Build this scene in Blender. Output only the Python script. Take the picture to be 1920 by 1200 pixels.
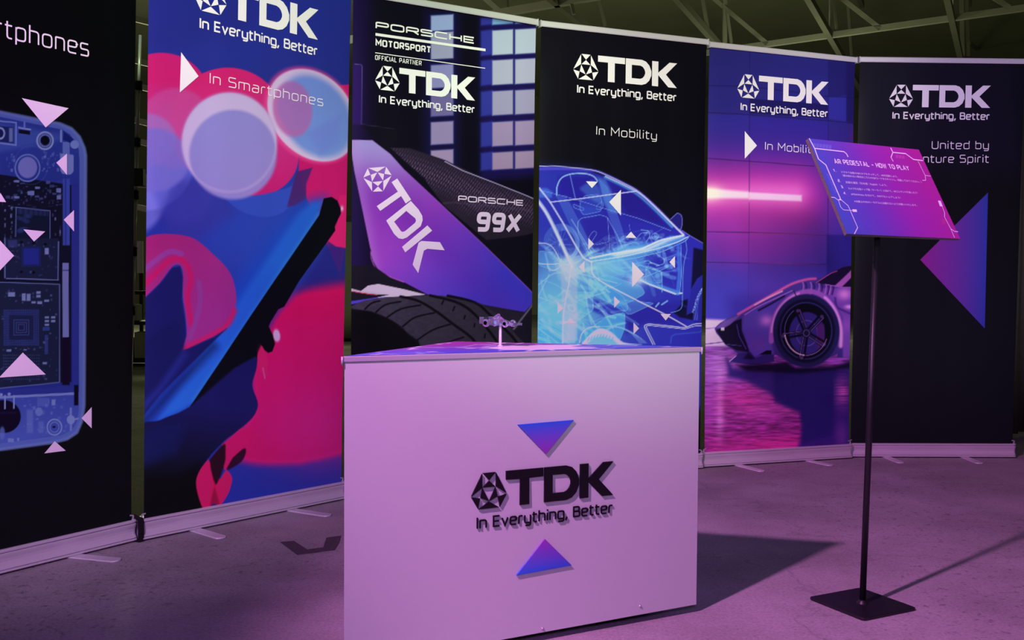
import bpy, math, random
import numpy as np
from mathutils import Vector, Matrix
from mathutils.geometry import tessellate_polygon

for o in list(bpy.data.objects):
    bpy.data.objects.remove(o, do_unlink=True)
scn = bpy.context.scene
COL = scn.collection
random.seed(7)
rng = np.random.default_rng(11)

# ------------------------------------------------------------------ camera
FPX, PITCH, ROLL, CAMH = 1800.57, 0.031161, 0.006788, 0.85603
_cp, _sp, _cr, _sr = math.cos(PITCH), math.sin(PITCH), math.cos(ROLL), math.sin(ROLL)
FWD = np.array([0, _cp, -_sp]); _up = np.array([0, _sp, _cp]); _r = np.array([1.0, 0, 0])
RGT = _cr * _r + _sr * _up
UPV = -_sr * _r + _cr * _up
ORG = np.array([0, 0, CAMH])
cam_d = bpy.data.cameras.new('camera')
cam_d.sensor_width = 36.0
cam_d.lens = FPX / 1920 * 36.0
cam_d.clip_start = 0.05
cam_d.clip_end = 200
cam = bpy.data.objects.new('camera', cam_d)
COL.objects.link(cam)
m = Matrix.Identity(4)
for i in range(3):
    m[i][0], m[i][1], m[i][2], m[i][3] = RGT[i], UPV[i], -FWD[i], ORG[i]
cam.matrix_world = m
scn.camera = cam

# ------------------------------------------------------------------ light
scn.view_settings.view_transform = 'Standard'
scn.view_settings.look = 'None'
scn.view_settings.exposure = 0.0
scn.view_settings.gamma = 1.0
scn.view_settings.use_curve_mapping = False

world = bpy.data.worlds.new('hall_ambient')
scn.world = world
world.use_nodes = True
bg = world.node_tree.nodes['Background']
bg.inputs['Color'].default_value = (0.95, 1.0, 0.50, 1)
bg.inputs['Strength'].default_value = 0.06

def spot(name, loc, target, color, power, angle, blend, size):
    d = bpy.data.lights.new(name, 'SPOT')
    d.color = color; d.energy = power; d.spot_size = math.radians(angle); d.spot_blend = blend
    d.shadow_soft_size = size
    o = bpy.data.objects.new(name, d); COL.objects.link(o)
    o.location = loc
    o.rotation_euler = (Vector(target) - Vector(loc)).to_track_quat('-Z', 'Y').to_euler()
    return o

LAMPS = [  # name, position, aim, colour, watts, cone, blend, radius
    # magenta key at front left: throws the counter's and the sign's shadows back right
    ('key_lamp', (-1.24, 0.54, 2.65), (1.5, 2.95, 0.0), (1.0, 0.31, 0.92), 560, 60, 0.7, 0.06),
    ('added_fill', (0.1, -2.0, 2.4), (0.2, 3.2, 0.4), (0.55, 0.20, 1.0), 260, 72, 0.8, 0.30),  # unseen violet fill, added near the camera axis to lift the shadows
    ('added_left_spot', (-1.00, 0.30, 1.65), (-1.38, 3.1, 1.05), (0.95, 0.52, 1.0), 300, 58, 1.0, 0.06),  # added near the key to light the left banners and spare the floor
    # unseen pale spots, added to brighten the banners, mostly their upper halves
    ('added_wash', (-0.2, -3.2, 3.0), (-0.75, 3.8, 2.05), (0.74, 1.0, 0.52), 1950, 21, 1.0, 0.12),
    ('added_wash', (0.6, -3.0, 3.0), (0.85, 4.5, 1.95), (1.0, 1.0, 0.74), 1700, 20, 1.0, 0.12),
    ('added_middle_wash', (0.08, -3.0, 2.4), (0.28, 4.2, 1.04), (0.88, 1.0, 0.90), 860, 20, 1.0, 0.12),
    ('added_right_wash', (0.1, -3.0, 1.2), (2.25, 4.95, 1.5), (0.78, 0.60, 1.0), 1500, 20, 1.0, 0.20),
    # unseen greenish point lights, added behind the banners to brighten the roof
    ('added_hall_fill', (-6, 17, 3.2), None, (0.95, 0.98, 0.52), 330, 0, 0, 0.5),
    ('added_hall_fill', (5, 17, 3.2), None, (0.92, 1.0, 0.52), 90, 0, 0, 0.5),
]
def add_lamp(name, loc, target, color, power, angle, blend, size):
    if target is not None: return spot(name, loc, target, color, power, angle, blend, size)
    d = bpy.data.lights.new(name, 'POINT'); d.color = color; d.energy = power; d.shadow_soft_size = size
    o = bpy.data.objects.new(name, d); COL.objects.link(o); o.location = loc
    return o
for lm in LAMPS: add_lamp(*lm)

# ------------------------------------------------------------------ projective helpers (photo measurements -> real planes)
def proj(P):
    P = np.asarray(P, float) - ORG
    z = P @ FWD
    return 960 + FPX * (P @ RGT) / z, 600 - FPX * (P @ UPV) / z
def ray(x, y):
    x = np.asarray(x, float); y = np.asarray(y, float)
    return FWD + RGT * ((x - 960) / FPX)[..., None] + UPV * ((600 - y) / FPX)[..., None]
def on_z(x, y, z):
    d = ray(x, y); return ORG + d * ((z - CAMH) / d[..., 2])[..., None]
def on_plane(x, y, p0, n):
    d = ray(x, y); return ORG + d * ((np.dot(p0 - ORG, n)) / (d @ n))[..., None]

# ------------------------------------------------------------------ colour
def lin(c):
    c = np.asarray(c, float) / 255.0
    return np.where(c <= 0.04045, c / 12.92, ((c + 0.055) / 1.055) ** 2.4)
TINT_H = [0.25, 0.6, 0.95, 1.3, 1.6, 1.9]
TINT = {   # light offset by height, put into the print colours: dimmer light, brighter ink
    1: [(0.457, 0.240, 0.460), (0.574, 0.317, 0.695), (0.602, 0.352, 0.785), (0.751, 0.408, 0.812), (1.179, 0.822, 1.154), (1.228, 0.894, 1.213)],
    2: [(0.366, 0.180, 0.417), (0.489, 0.243, 0.471), (0.541, 0.309, 0.569), (0.754, 0.621, 0.750), (0.903, 0.831, 0.870), (1.022, 0.940, 0.792)],
    3: [(0.611, 0.410, 0.656), (0.562, 0.404, 0.621), (0.635, 0.530, 0.686), (0.978, 0.992, 0.916), (0.963, 0.985, 0.884), (0.936, 0.982, 0.810)],
    4: [(0.684, 0.454, 0.673), (0.621, 0.407, 0.612), (0.698, 0.541, 0.677), (1.016, 1.022, 0.832), (1.351, 1.306, 1.150), (1.103, 1.063, 0.932)],
    5: [(0.354, 0.190, 0.337), (0.381, 0.192, 0.384), (0.616, 0.431, 0.601), (0.817, 0.723, 0.797), (0.877, 0.826, 0.818), (0.824, 0.754, 0.726)],
    6: [(0.362, 0.167, 0.390), (0.460, 0.251, 0.502), (0.558, 0.348, 0.669), (0.663, 0.456, 0.830), (0.681, 0.490, 0.885), (0.671, 0.500, 0.914)],
    'counter': [(.46, .20, .52)] * 6, 'top': [(.62, .28, .64)] * 6, 'board': [(.90, .50, .95)] * 6}
def ink(photo_rgb, z, where):
    """ink colour from the colour seen in the photo under the booth light at height z"""
    z = np.asarray(z, float); T = np.array(TINT[where])
    tint = np.stack([np.interp(z, TINT_H, T[:, c]) for c in range(3)], -1)
    return np.clip(0.85 * lin(photo_rgb) / tint, 0.0012, 0.9)

# ------------------------------------------------------------------ materials
def principled(name, color=(0.5, 0.5, 0.5), rough=0.5, metal=0.0, spec=0.5, **kw):
    mt = bpy.data.materials.new(name); mt.use_nodes = True
    b = mt.node_tree.nodes['Principled BSDF']
    b.inputs['Base Color'].default_value = (*color, 1)
    b.inputs['Roughness'].default_value = rough
    b.inputs['Metallic'].default_value = metal
    b.inputs['Specular IOR Level'].default_value = spec
    for k, v in kw.items():
        b.inputs[k].default_value = v
    return mt
def node(mt, t, **props):
    n = mt.node_tree.nodes.new(t)
    for k, v in props.items(): setattr(n, k, v)
    return n
def link(mt, a, b): mt.node_tree.links.new(a, b)
def bsdf(mt): return mt.node_tree.nodes['Principled BSDF']
def grain(mt, scale=60, amount=0.25, bump=0.0, detail=6, stretch=(1, 1, 1)):
    b = bsdf(mt); base = tuple(b.inputs['Base Color'].default_value)
    tc = node(mt, 'ShaderNodeTexCoord'); mp = node(mt, 'ShaderNodeMapping')
    mp.inputs['Scale'].default_value = stretch
    nz = node(mt, 'ShaderNodeTexNoise'); nz.inputs['Scale'].default_value = scale; nz.inputs['Detail'].default_value = detail
    link(mt, tc.outputs['Object'], mp.inputs['Vector']); link(mt, mp.outputs['Vector'], nz.inputs['Vector'])
    mr = node(mt, 'ShaderNodeMapRange'); mr.inputs['To Min'].default_value = 1 - amount; mr.inputs['To Max'].default_value = 1 + amount
    link(mt, nz.outputs['Fac'], mr.inputs['Value'])
    mx = node(mt, 'ShaderNodeVectorMath', operation='SCALE'); mx.inputs[0].default_value = base[:3]
    link(mt, mr.outputs['Result'], mx.inputs['Scale']); link(mt, mx.outputs['Vector'], b.inputs['Base Color'])
    if bump:
        bp = node(mt, 'ShaderNodeBump'); bp.inputs['Strength'].default_value = bump; bp.inputs['Distance'].default_value = 0.003
        link(mt, nz.outputs['Fac'], bp.inputs['Height']); link(mt, bp.outputs['Normal'], b.inputs['Normal'])
    return mt
def print_material(name, rough=0.34, spec=0.20):
    mt = principled(name, rough=rough, spec=spec)
    a = node(mt, 'ShaderNodeAttribute', attribute_name='ink')
    link(mt, a.outputs['Color'], bsdf(mt).inputs['Base Color'])
    nz = node(mt, 'ShaderNodeTexNoise'); nz.inputs['Scale'].default_value = 900
    bp = node(mt, 'ShaderNodeBump'); bp.inputs['Strength'].default_value = 0.06; bp.inputs['Distance'].default_value = 0.001
    tc = node(mt, 'ShaderNodeTexCoord'); link(mt, tc.outputs['Object'], nz.inputs['Vector'])
    link(mt, nz.outputs['Fac'], bp.inputs['Height']); link(mt, bp.outputs['Normal'], bsdf(mt).inputs['Normal'])
    return mt
M = {}
M['print'] = print_material('printed_fabric')
M['print_gloss'] = print_material('printed_film', 0.35, 0.25)
M['white_ink'] = grain(principled('white_ink', (0.86, 0.86, 0.84), 0.45, spec=0.3), 300, 0.03)
M['lavender_ink'] = grain(principled('lavender_ink', (0.62, 0.58, 0.80), 0.45, spec=0.3), 300, 0.03)
M['pink_ink'] = grain(principled('pale_pink_ink', (0.74, 0.62, 0.76), 0.45, spec=0.3), 300, 0.03)
M['alu'] = grain(principled('brushed_aluminium', (0.78, 0.78, 0.80), 0.34, metal=0.35), 40, 0.08, stretch=(0.05, 1, 30))
M['foot'] = grain(principled('satin_foot_metal', (0.72, 0.72, 0.74), 0.42, metal=0.25), 80, 0.08)
M['cap'] = grain(principled('grey_plastic', (0.42, 0.42, 0.44), 0.5), 80, 0.08)
M['pole'] = grain(principled('pole_metal', (0.35, 0.35, 0.36), 0.4, metal=0.7), 60, 0.1)
M['black'] = grain(principled('black_powder_coat', (0.012, 0.012, 0.014), 0.42, spec=0.4), 250, 0.3, 0.05)
M['strap'] = grain(principled('black_hook_strap', (0.012, 0.012, 0.014), 0.9, spec=0.15), 500, 0.5, 0.4)
M['acrylic'] = grain(principled('white_acrylic', (0.58, 0.69, 0.60), 0.42, spec=0.25), 220, 0.02)
M['acrylic_edge'] = grain(principled('frosted_edge', (0.42, 0.45, 0.45), 0.3, spec=0.35), 220, 0.04)
M['letter'] = grain(principled('black_acrylic_letter', (0.008, 0.008, 0.010), 0.4, spec=0.25), 220, 0.1)
M['screw'] = grain(principled('screw_cap', (0.70, 0.68, 0.70), 0.25, metal=0.4), 300, 0.05)
M['foam'] = grain(principled('foam_board_edge', (0.10, 0.085, 0.085), 0.85, spec=0.2), 400, 0.6, 0.6)
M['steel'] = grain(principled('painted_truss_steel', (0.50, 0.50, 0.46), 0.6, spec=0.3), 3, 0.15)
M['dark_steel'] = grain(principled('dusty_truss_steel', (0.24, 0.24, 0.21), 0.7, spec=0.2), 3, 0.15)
M['clear'] = principled('tinted_clear_plastic', (0.78, 0.82, 1.0), 0.08, spec=0.6, **{'Transmission Weight': 0.92, 'IOR': 1.3})
grain(M['clear'], 60, 0.1)
M['post'] = principled('clear_rod', (0.82, 0.78, 0.86), 0.12, spec=0.6, **{'Transmission Weight': 0.35, 'IOR': 1.4})
grain(M['post'], 60, 0.05)
M['drape'] = grain(principled('dark_drape', (0.055, 0.06, 0.035), 0.95, spec=0.1), 60, 0.3, 0.1)
M['box_red'] = grain(principled('red_carton', (0.30, 0.07, 0.04), 0.8), 20, 0.2)
M['box_white'] = grain(principled('white_carton', (0.55, 0.55, 0.50), 0.8), 20, 0.2)
M['rack'] = grain(principled('dark_rack_metal', (0.02, 0.02, 0.018), 0.6), 20, 0.2)
M['lamp_panel'] = grain(principled('pale_notice_panel', (0.75, 0.78, 0.68), 0.6), 20, 0.05)
M['tape'] = grain(principled('old_tape', (0.10, 0.085, 0.095), 0.8, spec=0.2), 90, 0.5, 0.2)
# concrete floor
mt = principled('concrete_floor', (0.3, 0.3, 0.3), 0.78, spec=0.25); b = bsdf(mt)
tc = node(mt, 'ShaderNodeTexCoord')
n1 = node(mt, 'ShaderNodeTexNoise'); n1.inputs['Scale'].default_value = 1.6; n1.inputs['Detail'].default_value = 9; n1.inputs['Roughness'].default_value = 0.62
n2 = node(mt, 'ShaderNodeTexNoise'); n2.inputs['Scale'].default_value = 120; n2.inputs['Detail'].default_value = 4
n3 = node(mt, 'ShaderNodeTexNoise'); n3.inputs['Scale'].default_value = 34; n3.inputs['Detail'].default_value = 8; n3.inputs['Roughness'].default_value = 0.7
n4 = node(mt, 'ShaderNodeTexNoise'); n4.inputs['Scale'].default_value = 0.9; n4.inputs['Detail'].default_value = 2
for n in (n1, n2, n3, n4): link(mt, tc.outputs['Object'], n.inputs['Vector'])
r1 = node(mt, 'ShaderNodeValToRGB')
r1.color_ramp.elements[0].position = 0.33; r1.color_ramp.elements[0].color = (0.27, 0.262, 0.255, 1)
r1.color_ramp.elements[1].position = 0.66; r1.color_ramp.elements[1].color = (0.45, 0.435, 0.43, 1)
link(mt, n1.outputs['Fac'], r1.inputs['Fac'])
r2 = node(mt, 'ShaderNodeMapRange'); r2.inputs['From Min'].default_value = 0.3; r2.inputs['From Max'].default_value = 0.7
r2.inputs['To Min'].default_value = 0.82; r2.inputs['To Max'].default_value = 1.15
link(mt, n2.outputs['Fac'], r2.inputs['Value'])
# pits: dark specks, denser in some areas
pit = node(mt, 'ShaderNodeValToRGB')
pit.color_ramp.elements[0].position = 0.36; pit.color_ramp.elements[0].color = (0.5, 0.5, 0.5, 1)
pit.color_ramp.elements[1].position = 0.44; pit.color_ramp.elements[1].color = (1, 1, 1, 1)
link(mt, n3.outputs['Fac'], pit.inputs['Fac'])
area = node(mt, 'ShaderNodeMapRange'); area.inputs['From Min'].default_value = 0.40; area.inputs['From Max'].default_value = 0.60
link(mt, n4.outputs['Fac'], area.inputs['Value'])
mixp = node(mt, 'ShaderNodeMix', data_type='RGBA'); mixp.inputs['A'].default_value = (1, 1, 1, 1)
link(mt, area.outputs['Result'], mixp.inputs['Factor']); link(mt, pit.outputs['Color'], mixp.inputs['B'])
vo = node(mt, 'ShaderNodeTexVoronoi', feature='DISTANCE_TO_EDGE'); vo.inputs['Scale'].default_value = 0.85
wn = node(mt, 'ShaderNodeTexNoise'); wn.inputs['Scale'].default_value = 5; wn.inputs['Detail'].default_value = 6
vm = node(mt, 'ShaderNodeVectorMath', operation='MULTIPLY_ADD'); vm.inputs[1].default_value = (0.35, 0.35, 0.35)
link(mt, tc.outputs['Object'], wn.inputs['Vector']); link(mt, wn.outputs['Color'], vm.inputs[0]); link(mt, tc.outputs['Object'], vm.inputs[2])
link(mt, vm.outputs['Vector'], vo.inputs['Vector'])
crk = node(mt, 'ShaderNodeMapRange'); crk.inputs['From Min'].default_value = 0.0; crk.inputs['From Max'].default_value = 0.006
crk.inputs['To Min'].default_value = 0.80; crk.inputs['To Max'].default_value = 1.0
link(mt, vo.outputs['Distance'], crk.inputs['Value'])
mul1 = node(mt, 'ShaderNodeMix', data_type='RGBA', blend_type='MULTIPLY'); mul1.inputs['Factor'].default_value = 1
link(mt, r1.outputs['Color'], mul1.inputs['A']); link(mt, mixp.outputs['Result'], mul1.inputs['B'])
sc1 = node(mt, 'ShaderNodeVectorMath', operation='SCALE'); link(mt, mul1.outputs['Result'], sc1.inputs[0]); link(mt, r2.outputs['Result'], sc1.inputs['Scale'])
sc2 = node(mt, 'ShaderNodeVectorMath', operation='SCALE'); link(mt, sc1.outputs['Vector'], sc2.inputs[0]); link(mt, crk.outputs['Result'], sc2.inputs['Scale'])
link(mt, sc2.outputs['Vector'], b.inputs['Base Color'])
bp = node(mt, 'ShaderNodeBump'); bp.inputs['Strength'].default_value = 0.35; bp.inputs['Distance'].default_value = 0.004
link(mt, n3.outputs['Fac'], bp.inputs['Height']); link(mt, bp.outputs['Normal'], b.inputs['Normal'])
M['floor'] = mt
M['ceiling'] = grain(principled('olive_roof_board', (0.40, 0.41, 0.33), 0.9, spec=0.1), 0.6, 0.25)
M['wall'] = grain(principled('dim_hall_wall', (0.22, 0.22, 0.17), 0.9, spec=0.1), 0.4, 0.4)

# ------------------------------------------------------------------ object helpers
def mesh_obj(name, verts, faces, mat, parent=None, smooth=False):
    me = bpy.data.meshes.new(name)
    me.from_pydata([tuple(map(float, v)) for v in verts], [], faces)
    me.update()
    if smooth:
        for p in me.polygons: p.use_smooth = True
    o = bpy.data.objects.new(name, me)
    me.materials.append(mat)
    COL.objects.link(o)
    if parent is not None: o.parent = parent
    return o
def tag(o, label=None, cat=None, group=None, kind=None):
    if label: o['label'] = label
    if cat: o['category'] = cat
    if group: o['group'] = group
    if kind: o['kind'] = kind
    return o
def empty(name, loc, rz=0.0):
    o = bpy.data.objects.new(name, None); COL.objects.link(o)
    o.location = loc; o.rotation_euler = (0, 0, rz); o.empty_display_size = 0.1
    return o
def box_geo(x0, x1, y0, y1, z0, z1):
    v = [(x, y, z) for z in (z0, z1) for y in (y0, y1) for x in (x0, x1)]
    f = [(0, 2, 3, 1), (4, 5, 7, 6), (0, 1, 5, 4), (2, 6, 7, 3), (0, 4, 6, 2), (1, 3, 7, 5)]
    return v, f
def box(name, x0, x1, y0, y1, z0, z1, mat, parent=None, bevel=0.0):
    o = mesh_obj(name, *box_geo(x0, x1, y0, y1, z0, z1), mat, parent)
    if bevel:
        md = o.modifiers.new('bevel', 'BEVEL'); md.width = bevel; md.segments = 2
    return o
def bar_geo(a, b, w, h=None):
    a = Vector(a); b = Vector(b); h = h or w
    d = (b - a).normalized(); up = Vector((0, 0, 1)) if abs(d.z) < 0.95 else Vector((0, 1, 0))
    s = d.cross(up).normalized() * w / 2; t = s.cross(d).normalized() * h / 2
    v = [p + i * s + j * t for p in (a, b) for i, j in ((-1, -1), (1, -1), (1, 1), (-1, 1))]
    return [tuple(q) for q in v], [(0, 1, 2, 3), (7, 6, 5, 4), (0, 4, 5, 1), (1, 5, 6, 2), (2, 6, 7, 3), (3, 7, 4, 0)]
def tube_geo(a, b, r, n=12, r2=None):
    a = Vector(a); b = Vector(b); d = (b - a).normalized(); r2 = r if r2 is None else r2
    u = d.orthogonal().normalized(); w = d.cross(u)
    v = [tuple(p + (u * math.cos(2 * math.pi * k / n) + w * math.sin(2 * math.pi * k / n)) * rr) for p, rr in ((a, r), (b, r2)) for k in range(n)]
    f = [(k, (k + 1) % n, n + (k + 1) % n, n + k) for k in range(n)] + [tuple(range(n - 1, -1, -1)), tuple(range(n, 2 * n))]
    return v, f
def merge(*geos):
    V, F = [], []
    for v, f in geos:
        o = len(V); V += list(v); F += [tuple(i + o for i in q) for q in f]
    return V, F
def lathe_geo(profile, n=20, axis='z', center=(0, 0, 0)):
    V, F = [], []
    for r, h in profile:
        for k in range(n):
            a = 2 * math.pi * k / n; c, s = r * math.cos(a), r * math.sin(a)
            p = {'z': (c, s, h), 'y': (c, h, s), 'x': (h, c, s)}[axis]
            V.append(tuple(p[i] + center[i] for i in range(3)))
    for j in range(len(profile) - 1):
        for k in range(n):
            F.append((j * n + k, j * n + (k + 1) % n, (j + 1) * n + (k + 1) % n, (j + 1) * n + k))
    F.append(tuple(range(n))); F.append(tuple((len(profile) - 1) * n + k for k in range(n)))
    return V, F

# ------------------------------------------------------------------ flat shapes: stroked squarish lettering and logos
def fillet(pts, r, closed=False):
    if r <= 0: return list(pts)
    out = []; n = len(pts)
    for i in range(n):
        if not closed and i in (0, n - 1): out.append(pts[i]); continue
        p, a, c = np.array(pts[i], float), np.array(pts[i - 1], float), np.array(pts[(i + 1) % n], float)
        da, dc = a - p, c - p; la, lc = np.linalg.norm(da), np.linalg.norm(dc)
        rr = min(r, la * 0.5 if (closed or i > 1) else la, lc * 0.5 if (closed or i < n - 2) else lc)
        p0, p2 = p + da / la * rr, p + dc / lc * rr
        for t in (0, 0.25, 0.5, 0.75, 1):
            out.append(tuple((1 - t) ** 2 * p0 + 2 * t * (1 - t) * p + t * t * p2))
    return out
class Flat:
    def __init__(self): self.v, self.f, self.c = [], [], []
    def poly(self, pts, col=None):
        o = len(self.v); self.v += [tuple(map(float, p)) for p in pts]
        self.c += (col if isinstance(col, list) else [col] * len(pts))
        for t in tessellate_polygon([[Vector((p[0], p[1], 0)) for p in pts]]):
            self.f.append(tuple(o + i for i in t))
        return self
    def stroke(self, pts, w, closed=False, col=None):
        P = np.array(pts, float); n = len(P)
        L, R = [], []
        for i in range(n):
            a = P[i - 1] if (i > 0 or closed) else None
            c = P[(i + 1) % n] if (i < n - 1 or closed) else None
            d1 = (P[i] - a) / (np.linalg.norm(P[i] - a) + 1e-12) if a is not None else None
            d2 = (c - P[i]) / (np.linalg.norm(c - P[i]) + 1e-12) if c is not None else None
            if d1 is None: d1 = d2
            if d2 is None: d2 = d1
            n1 = np.array([-d1[1], d1[0]]); n2 = np.array([-d2[1], d2[0]])
            mm = n1 + n2; mm /= np.linalg.norm(mm) + 1e-12
            k = min(1.0 / max(0.35, float(mm @ n1)), 2.2)
            L.append(P[i] + mm * k * w / 2); R.append(P[i] - mm * k * w / 2)
        o = len(self.v)
        for a, b_ in zip(L, R): self.v += [tuple(a), tuple(b_)]; self.c += [col, col]
        for i in range(n if closed else n - 1):
            j = (i + 1) % n
            self.f.append((o + 2 * i, o + 2 * i + 1, o + 2 * j + 1, o + 2 * j))
        return self
    def build(self, name, mapper, mat, parent, thick=0.0):
        P = mapper(np.array(self.v))
        o = mesh_obj(name, P, self.f, mat, parent)
        if self.c and self.c[0] is not None:
            at = o.data.attributes.new('ink', 'FLOAT_COLOR', 'POINT')
            arr = np.ones((len(self.v), 4), np.float32); arr[:, :3] = np.array(self.c)
            at.data.foreach_set('color', arr.ravel())
        if thick:
            md = o.modifiers.new('depth', 'SOLIDIFY'); md.thickness = thick; md.offset = 0
        return o

X_ = 0.72
GLY = {  # name: (advance width, [(points, corner radius, closed)])
 'a': (.56, [([(.05, X_), (.56, X_), (.56, 0), (0, 0), (0, .42), (.56, .42)], .16, 0)]),
 'b': (.58, [([(0, 0), (.58, 0), (.58, X_), (0, X_)], .18, 1), ([(0, 0), (0, 1.03)], 0, 0)]),
 'c': (.5, [([(.5, X_), (0, X_), (0, 0), (.5, 0)], .18, 0)]),
 'd': (.58, [([(0, 0), (.58, 0), (.58, X_), (0, X_)], .18, 1), ([(.58, 0), (.58, 1.03)], 0, 0)]),
 'e': (.58, [([(.02, .36), (.58, .36), (.58, X_), (0, X_), (0, 0), (.54, 0)], .18, 0)]),
 'g': (.58, [([(.58, 0), (0, 0), (0, X_), (.58, X_), (.58, -.25), (.04, -.25)], .16, 0)]),
 'h': (.57, [([(0, 0), (0, 1.03)], 0, 0), ([(0, X_), (.57, X_), (.57, 0)], .2, 0)]),
 'i': (.02, [([(.01, 0), (.01, X_)], 0, 0), ([(.01, .90), (.01, 1.03)], 0, 0)]),
 'l': (.10, [([(.0, 1.03), (.0, 0), (.14, 0)], .08, 0)]),
 'm': (.95, [([(0, 0), (0, X_)], 0, 0), ([(0, X_), (.95, X_), (.95, 0)], .2, 0), ([(.475, X_), (.475, 0)], 0, 0)]),
 'n': (.57, [([(0, 0), (0, X_)], 0, 0), ([(0, X_), (.57, X_), (.57, 0)], .2, 0)]),
 'o': (.6, [([(0, 0), (.6, 0), (.6, X_), (0, X_)], .2, 1)]),
 'p': (.58, [([(0, 0), (.58, 0), (.58, X_), (0, X_)], .18, 1), ([(0, X_), (0, -.27)], 0, 0)]),
 'r': (.32, [([(0, 0), (0, X_), (.34, X_)], .18, 0)]),
 's': (.54, [([(.52, X_), (0, X_), (0, .37), (.54, .37), (.54, 0), (0, 0)], .13, 0)]),
 't': (.36, [([(.08, .95), (.08, 0), (.38, 0)], .16, 0), ([(-.06, X_), (.38, X_)], 0, 0)]),
 'u': (.57, [([(0, X_), (0, 0), (.57, 0), (.57, X_)], .2, 0)]),
 'v': (.56, [([(0, X_), (.28, 0), (.56, X_)], 0, 0)]),
 'y': (.57, [([(0, X_), (0, 0), (.57, 0)], .2, 0), ([(.57, X_), (.57, -.25), (.08, -.25)], .16, 0)]),
 ',': (.08, [([(.09, .11), (-.05, -.22)], 0, 0)]),
 '.': (.08, [([(.02, 0), (.10, 0)], 0, 0)]),
 '-': (.5, [([(0, .45), (.5, .45)], 0, 0)]),
 ' ': (.20, []),
 'A': (.72, [([(0, 0), (.36, 1), (.72, 0)], 0, 0), ([(.13, .3), (.59, .3)], 0, 0)]),
 'B': (.62, [([(0, 0), (0, 1)], 0, 0), ([(0, .03), (.62, .03), (.62, .53), (0, .53)], .16, 0), ([(0, .53), (.57, .53), (.57, .97), (0, .97)], .16, 0)]),
 'C': (.66, [([(.66, .97), (0, .97), (0, .03), (.66, .03)], .2, 0)]),
 'D': (.66, [([(0, 0), (0, 1)], 0, 0), ([(0, .03), (.66, .03), (.66, .97), (0, .97)], .22, 0)]),
 'E': (.56, [([(.56, .97), (0, .97), (0, .03), (.56, .03)], 0, 0), ([(0, .5), (.52, .5)], 0, 0)]),
 'F': (.54, [([(.54, .97), (0, .97), (0, 0)], 0, 0), ([(0, .48), (.48, .48)], 0, 0)]),
 'H': (.64, [([(0, 0), (0, 1)], 0, 0), ([(.64, 0), (.64, 1)], 0, 0), ([(0, .5), (.64, .5)], 0, 0)]),
 'I': (.02, [([(.01, 0), (.01, 1)], 0, 0)]),
 'L': (.52, [([(0, 1), (0, .03), (.52, .03)], 0, 0)]),
 'M': (.82, [([(0, 0), (0, 1), (.41, .36), (.82, 1), (.82, 0)], 0, 0)]),
 'N': (.66, [([(0, 0), (0, 1), (.66, 0), (.66, 1)], 0, 0)]),
 'O': (.66, [([(0, .03), (.66, .03), (.66, .97), (0, .97)], .2, 1)]),
 'P': (.62, [([(0, 0), (0, .97), (.62, .97), (.62, .42), (0, .42)], .16, 0)]),
 'R': (.62, [([(0, 0), (0, .97), (.62, .97), (.62, .44), (0, .44)], .16, 0), ([(.36, .44), (.64, 0)], 0, 0)]),
 'S': (.62, [([(.60, .97), (0, .97), (0, .53), (.62, .53), (.62, .03), (0, .03)], .16, 0)]),
 'T': (.66, [([(0, .97), (.66, .97)], 0, 0), ([(.33, .97), (.33, 0)], 0, 0)]),
 'U': (.66, [([(0, 1), (0, .02), (.66, .02), (.66, 1)], .22, 0)]),
 'W': (.95, [([(0, 1), (.24, 0), (.475, .9), (.71, 0), (.95, 1)], 0, 0)]),
 'X': (.70, [([(0, 0), (.70, 1)], 0, 0), ([(0, 1), (.70, 0)], 0, 0)]),
 'Y': (.66, [([(0, 1), (.33, .45), (.66, 1)], 0, 0), ([(.33, .45), (.33, 0)], 0, 0)]),
 '1': (.3, [([(0, .8), (.22, 1), (.22, 0)], 0, 0)]),
 '2': (.6, [([(0, .97), (.58, .97), (.58, .52), (0, .52), (0, .03), (.6, .03)], .12, 0)]),
 '3': (.6, [([(0, .97), (.58, .97), (.58, .03), (0, .03)], .14, 0), ([(.1, .5), (.58, .5)], 0, 0)]),
 '4': (.6, [([(.45, 0), (.45, 1), (0, .3), (.62, .3)], 0, 0)]),
 '9': (.62, [([(.62, .5), (0, .5), (0, .97), (.62, .97), (.62, .03), (.04, .03)], .18, 0)]),
}
def text_width(s, gap): return sum(GLY[ch][0] for ch in s) + gap * (len(s) - 1)
def text_strokes(s, x0, z0, width, cap, weight, gap=0.30, slant=0.0):
    """strokes of a line of lettering, one list per word: left end, baseline, total width, cap height (any metric units)"""
    w0 = text_width(s, gap); inset = weight / 2
    kx = (width - weight) / w0; kz = cap
    out = []; x = 0.0; word = []
    for ch in s:
        a, st = GLY[ch]
        if ch == ' ' and word: out.append(word); word = []
        for pts, r, closed in st:
            q = fillet(pts, r, closed)
            o = []
            for px, pz in q:
                zz = z0 + inset + pz * (kz - weight) / 1.0
                o.append((x0 + inset + (x + px) * kx + slant * (zz - z0), zz))
            word.append((o, weight, bool(closed)))
        x += a + gap
    return out + [word]
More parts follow.
